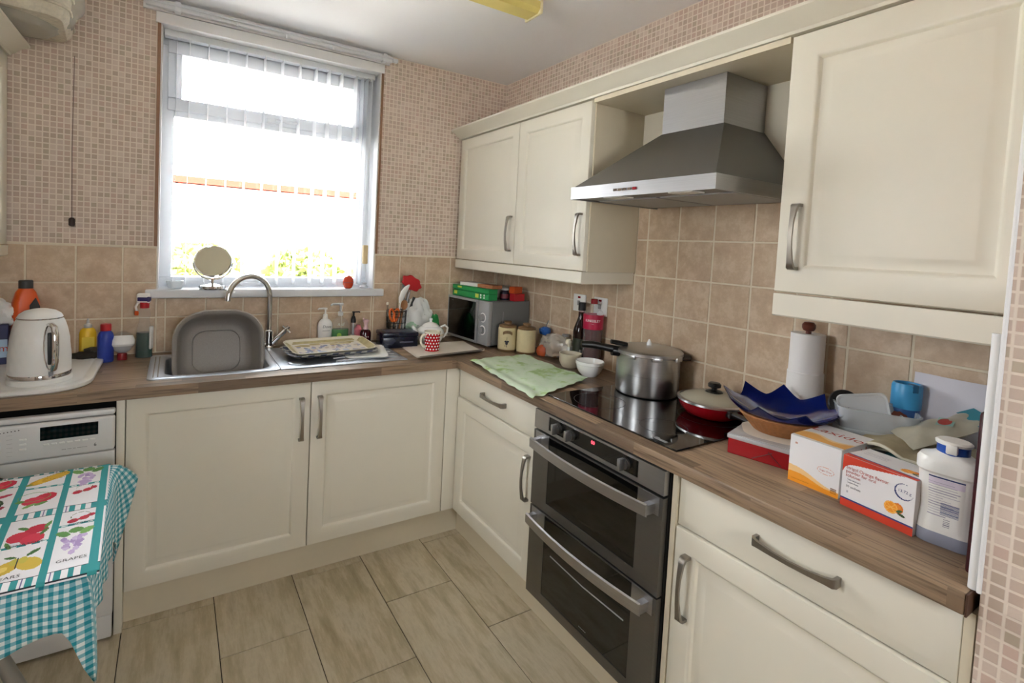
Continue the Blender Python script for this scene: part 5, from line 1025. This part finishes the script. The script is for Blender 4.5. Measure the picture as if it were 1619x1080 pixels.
# cloth: rows from inside the top, over the edge, down to the hem; corners hang as folded points
def cloth_mesh():
    per=[]; n=60
    L1,L2=TX1-TX0,TY1-TY0
    # start: near edge from the wall side to the near corner, then right edge to the far corner, then far edge back
    for i in range(n+1): per.append(('n',i/n))
    for i in range(1,n+1): per.append(('r',i/n))
    for i in range(1,n+1): per.append(('f',i/n))
    cx,cy=(TX0+TX1)/2,(TY0+TY1)/2; rows=[]; uvs=[]
    def edge(tag_,q):
        if tag_=='n': return (TX0+L1*q,TY0),(0,-1)
        if tag_=='r': return (TX1,TY0+L2*q),(1,0)
        return (TX1-L1*q,TY1),(0,1)
    V=[];UV=[]; m=14
    for tag_,q in per:
        (x,y),nrm=edge(tag_,q)
        dn=math.hypot(x-TX1,y-TY0); df=math.hypot(x-TX1,y-TY1)   # distance to the two hanging corners
        c=math.exp(-(dn/.019)**2); c2=math.exp(-(df/.045)**2)
        drop=.105+.05*min(1,dn/.3)+.008*sin(q*11)+.155*c-.05*c2
        if tag_=='r': drop=.115+.03*sin(q*PI)+.145*c-.05*c2+.13*math.exp(-((df-.10)/.055)**2)
        ox,oy=nrm
        if c>.02: ox,oy=(nrm[0]*(1-c)+.55*c,nrm[1]*(1-c)-.25*c)
        if c2>.02: ox,oy=(nrm[0]*(1-c2)+.9*c2,nrm[1]*(1-c2)+.7*c2)
        for j in range(m+1):
            if j<=3: k=.7+.1*j; p=(cx+(x-cx)*k,cy+(y-cy)*k,TZ); V.append(p); UV.append((p[0],p[1])); continue
            s_=(j-3)/(m-3); d_=drop*s_
            out=.004+.012*(1-math.exp(-d_/.03))+.006*sin(q*34+(0 if tag_=='n' else 2))*s_+ (.02*c+.06*c2)*s_**.8
            p=(x+ox*out,y+oy*out,TZ-d_+.004*(1-s_)*0); V.append(p)
            UV.append((x+(d_ if tag_=='r' else 0),y-(d_ if tag_=='n' else 0)+(d_ if tag_=='f' else 0)))
    me=bpy.data.meshes.new('cloth'); k=m+1; F=[]
    for i in range(len(per)-1):
        for j in range(m): F.append((i*k+j,i*k+j+1,(i+1)*k+j+1,(i+1)*k+j))
    # centre patch
    o=len(V); 
    for (x,y) in ((cx-.5*L1,cy-.36*L2),(cx+.36*L1,cy-.36*L2),(cx+.36*L1,cy+.36*L2),(cx-.5*L1,cy+.36*L2)): V.append((x,y,TZ-.0004)); UV.append((x,y))
    F.append((o,o+1,o+2,o+3))
    me.from_pydata(V,[],F); ul=me.uv_layers.new(name='UVMap')
    for lp in me.loops: ul.data[lp.index].uv=UV[lp.vertex_index]
    me.polygons.foreach_set('use_smooth',[True]*len(me.polygons)); me.materials.append(gm.m); return me
tc=thing('tablecloth','turquoise gingham tablecloth hanging in points at the table corners','tablecloth',(0,0,0)); cl=obj('cloth',cloth_mesh(),None,tc); so=cl.modifiers.new('thick','SOLIDIFY'); so.thickness=.0014; so.offset=-1
# fruit towel: painted print, bars lean slightly like the towel lying askew
TWX,TWY=.70,.595; p=Paint(TWX,TWY,.0024,'ecebef'); TEAL='2b8f93'; DK='232a33'; RED_='b81f3c'
XA=.70-.013; BAR=[XA,XA-.085,XA-.185,XA-.287,XA-.387,XA-.487,XA-.587]
def thick(y):
    p.rect(0,TWX,y,y+.036,'ecebef')
    for k in range(60): 
        x=k*.023; p.rect(x,x+.0115,y,y+.036,TEAL)
        p.rect(x+.0165,x+.0175,y,y+.036,'7b6e9a')
    p.rect(0,TWX,y,y+.0018,DK); p.rect(0,TWX,y+.035,y+.0365,DK)
def thin(x0_,x1_,y):
    p.rect(x0_,x1_,y,y+.0105,TEAL)
    for k in range(30):
        x=x1_-k*.026-.01
        if x-.011>x0_: p.rect(x-.011,x,y+.002,y+.0085,'e6eef0')
thick(.002); thick(.309); thick(.585)
for a_,b_,y1_,y2_ in ((BAR[1],BAR[0],.23,.464),(BAR[2],BAR[1],.174,.489),(BAR[3],BAR[2],.134,.523),(0,BAR[3],.14,.48)): thin(a_,b_,y1_,); thin(a_,b_,y2_)
for b_ in BAR: p.rect(b_-.0075,b_+.0075,0,TWY,TEAL)
rr=random.Random(9)
def grapes(x,y,s=1.25):
    at(y)
    for k in range(26):
        q=rr.uniform(0,1); p.ell(x+rr.uniform(-1,1)*.02*(1-q*.7)*s,y-q*.036*s,.0045*s,.0045*s,rr.choice(['b9a3cf','c5b0d8','a892c4','cbbbdc']))
    for dx,dy in ((-.018,.008),(.002,.013),(.02,.009)): p.ell(x+dx*s,y+dy*s,.012*s,.006*s,rr.choice(['5d8f4a','76a55c','4c7d3d']),dx*20)
def apple(x,y,s=1.15):
    at(y)
    p.ell(x+.008*s,y,.022*s,.013*s,RED_,.3).ell(x-.012*s,y-.006*s,.02*s,.011*s,'c9304a',.1); p.ring(x-.012*s,y+.006*s,.03*s,.014*s,.0014,'6a9a55'); p.ell(x-.036*s,y-.004*s,.008*s,.004*s,'5d8f4a'); p.ell(x+.004*s,y-.017*s,.012*s,.004*s,'5d8f4a',.3).ell(x-.016*s,y-.019*s,.012*s,.0035*s,'76a55c',.4)
def banana(x,y):
    at(y)
    for k in range(5): p.ell(x-.012+k*.009,y+.003*k,.028,.011,['c79a24','d9ae35','e0b940','d1a42c','dcb23a'][k],.35); p.ring(x-.012+k*.009,y+.003*k,.028,.011,.0008,'6b4d16') if k==4 else None
    p.ell(x-.036,y-.01,.008,.004,'8a9a3a')
def tomato(x,y):
    at(y)
    p.ell(x+.014,y+.014,.022,.012,RED_,.2).ell(x-.016,y-.002,.021,.013,'c02840',.1).ell(x+.012,y-.012,.022,.014,'c93049',.1)
    for dx,dy in ((-.012,.02),(.03,.004),(-.03,-.02),(.034,.022)): p.ell(x+dx,y+dy,.011,.004,rr.choice(['5d8f4a','4c7d3d']),dx*30)
def pears(x,y):
    at(y)
    p.ell(x-.02,y-.004,.024,.014,'c9a93a',.35).ell(x-.006,y+.008,.009,.008,'bdb046'); p.ell(x+.02,y-.002,.023,.014,'d1b448',-.2).ell(x+.008,y+.009,.008,.008,'c2b64c'); p.ell(x-.024,y-.006,.01,.006,'e0c868',.3)
    p.ell(x+.022,y+.024,.013,.004,'3f6a35',.5).ell(x-.016,y+.02,.012,.003,'3f6a35',-.2); p.rect(x-.002,x-.0005,y-.015,y+.03,DK)
def melon(x,y):
    at(y)
    p.ell(x,y,.026,.018,'2d4a2a',.3).ell(x,y+.001,.02,.0125,'7fae5f',.3).ell(x,y+.002,.013,.008,'3d6a38',.3); p.ell(x+.008,y-.018,.026,.007,'a52d45',.4).ell(x+.01,y+.028,.028,.005,'b23550',.2)
def cherries(x,y):
    at(y)
    p.ell(x-.014,y-.004,.011,.006,RED_,.1).ell(x+.008,y,.011,.006,'c02840',.1).ell(x+.022,y+.006,.008,.005,'b01f3c'); p.ring(x,y+.008,.02,.012,.0008,'5a6a4a')
def at(y): p.y0=y; p.ky=1.75
def cxm(i): return (BAR[i]+BAR[i+1])/2
grapes(cxm(0),.548); cherries(cxm(0),.43); cherries(cxm(0)+.004,.262); grapes(cxm(0)-.002,.178,1.2)
banana(cxm(1),.54); apple(cxm(1),.425); tomato(cxm(1),.225); pears(cxm(1),.098)
for i in (2,3,4,5):
    apple(cxm(i),.55) if i%2==0 else banana(cxm(i),.54); melon(cxm(i),.42) if i%2==0 else tomato(cxm(i),.42); melon(cxm(i),.22) if i%2 else apple(cxm(i),.25); melon(cxm(i),.17) if i%2==0 else pears(cxm(i),.09); pears(cxm(i),.07) if i%2==0 else None
p.ky=1.
tw=thing('fruit_tea_towel','fruit-printed tea towel with teal bands spread over the gingham cloth','tea towel',(TX1-.70+.004,TY0-.012,TZ+.0022))
def tf(x,y): return (x+.062*(.56-y)*.9-.01, y, .0008*np.sin(x*40)*np.sin(y*31)+.0012+ -.02*np.clip(-(y-.006)/.02,0,1))
cl2=obj('cloth',p.mesh('cloth',CLOTH,tf),None,tw); so=cl2.modifiers.new('thick','SOLIDIFY'); so.thickness=.0012; so.offset=-1
def tw_text(s,x,y,size): q=tf(np.array(x),np.array(y)); text(s,size,'ink',tw,(float(q[0]),float(q[1]),.0022),(0,0,.03))
tw_text('GRAPES',cxm(0)+.002,.072,.016); tw_text('CHERRIES',cxm(0)+.008,.236,.012); tw_text('TOMATOES',cxm(1),.182,.013); tw_text('PEARS',cxm(1)-.01,.05,.016)
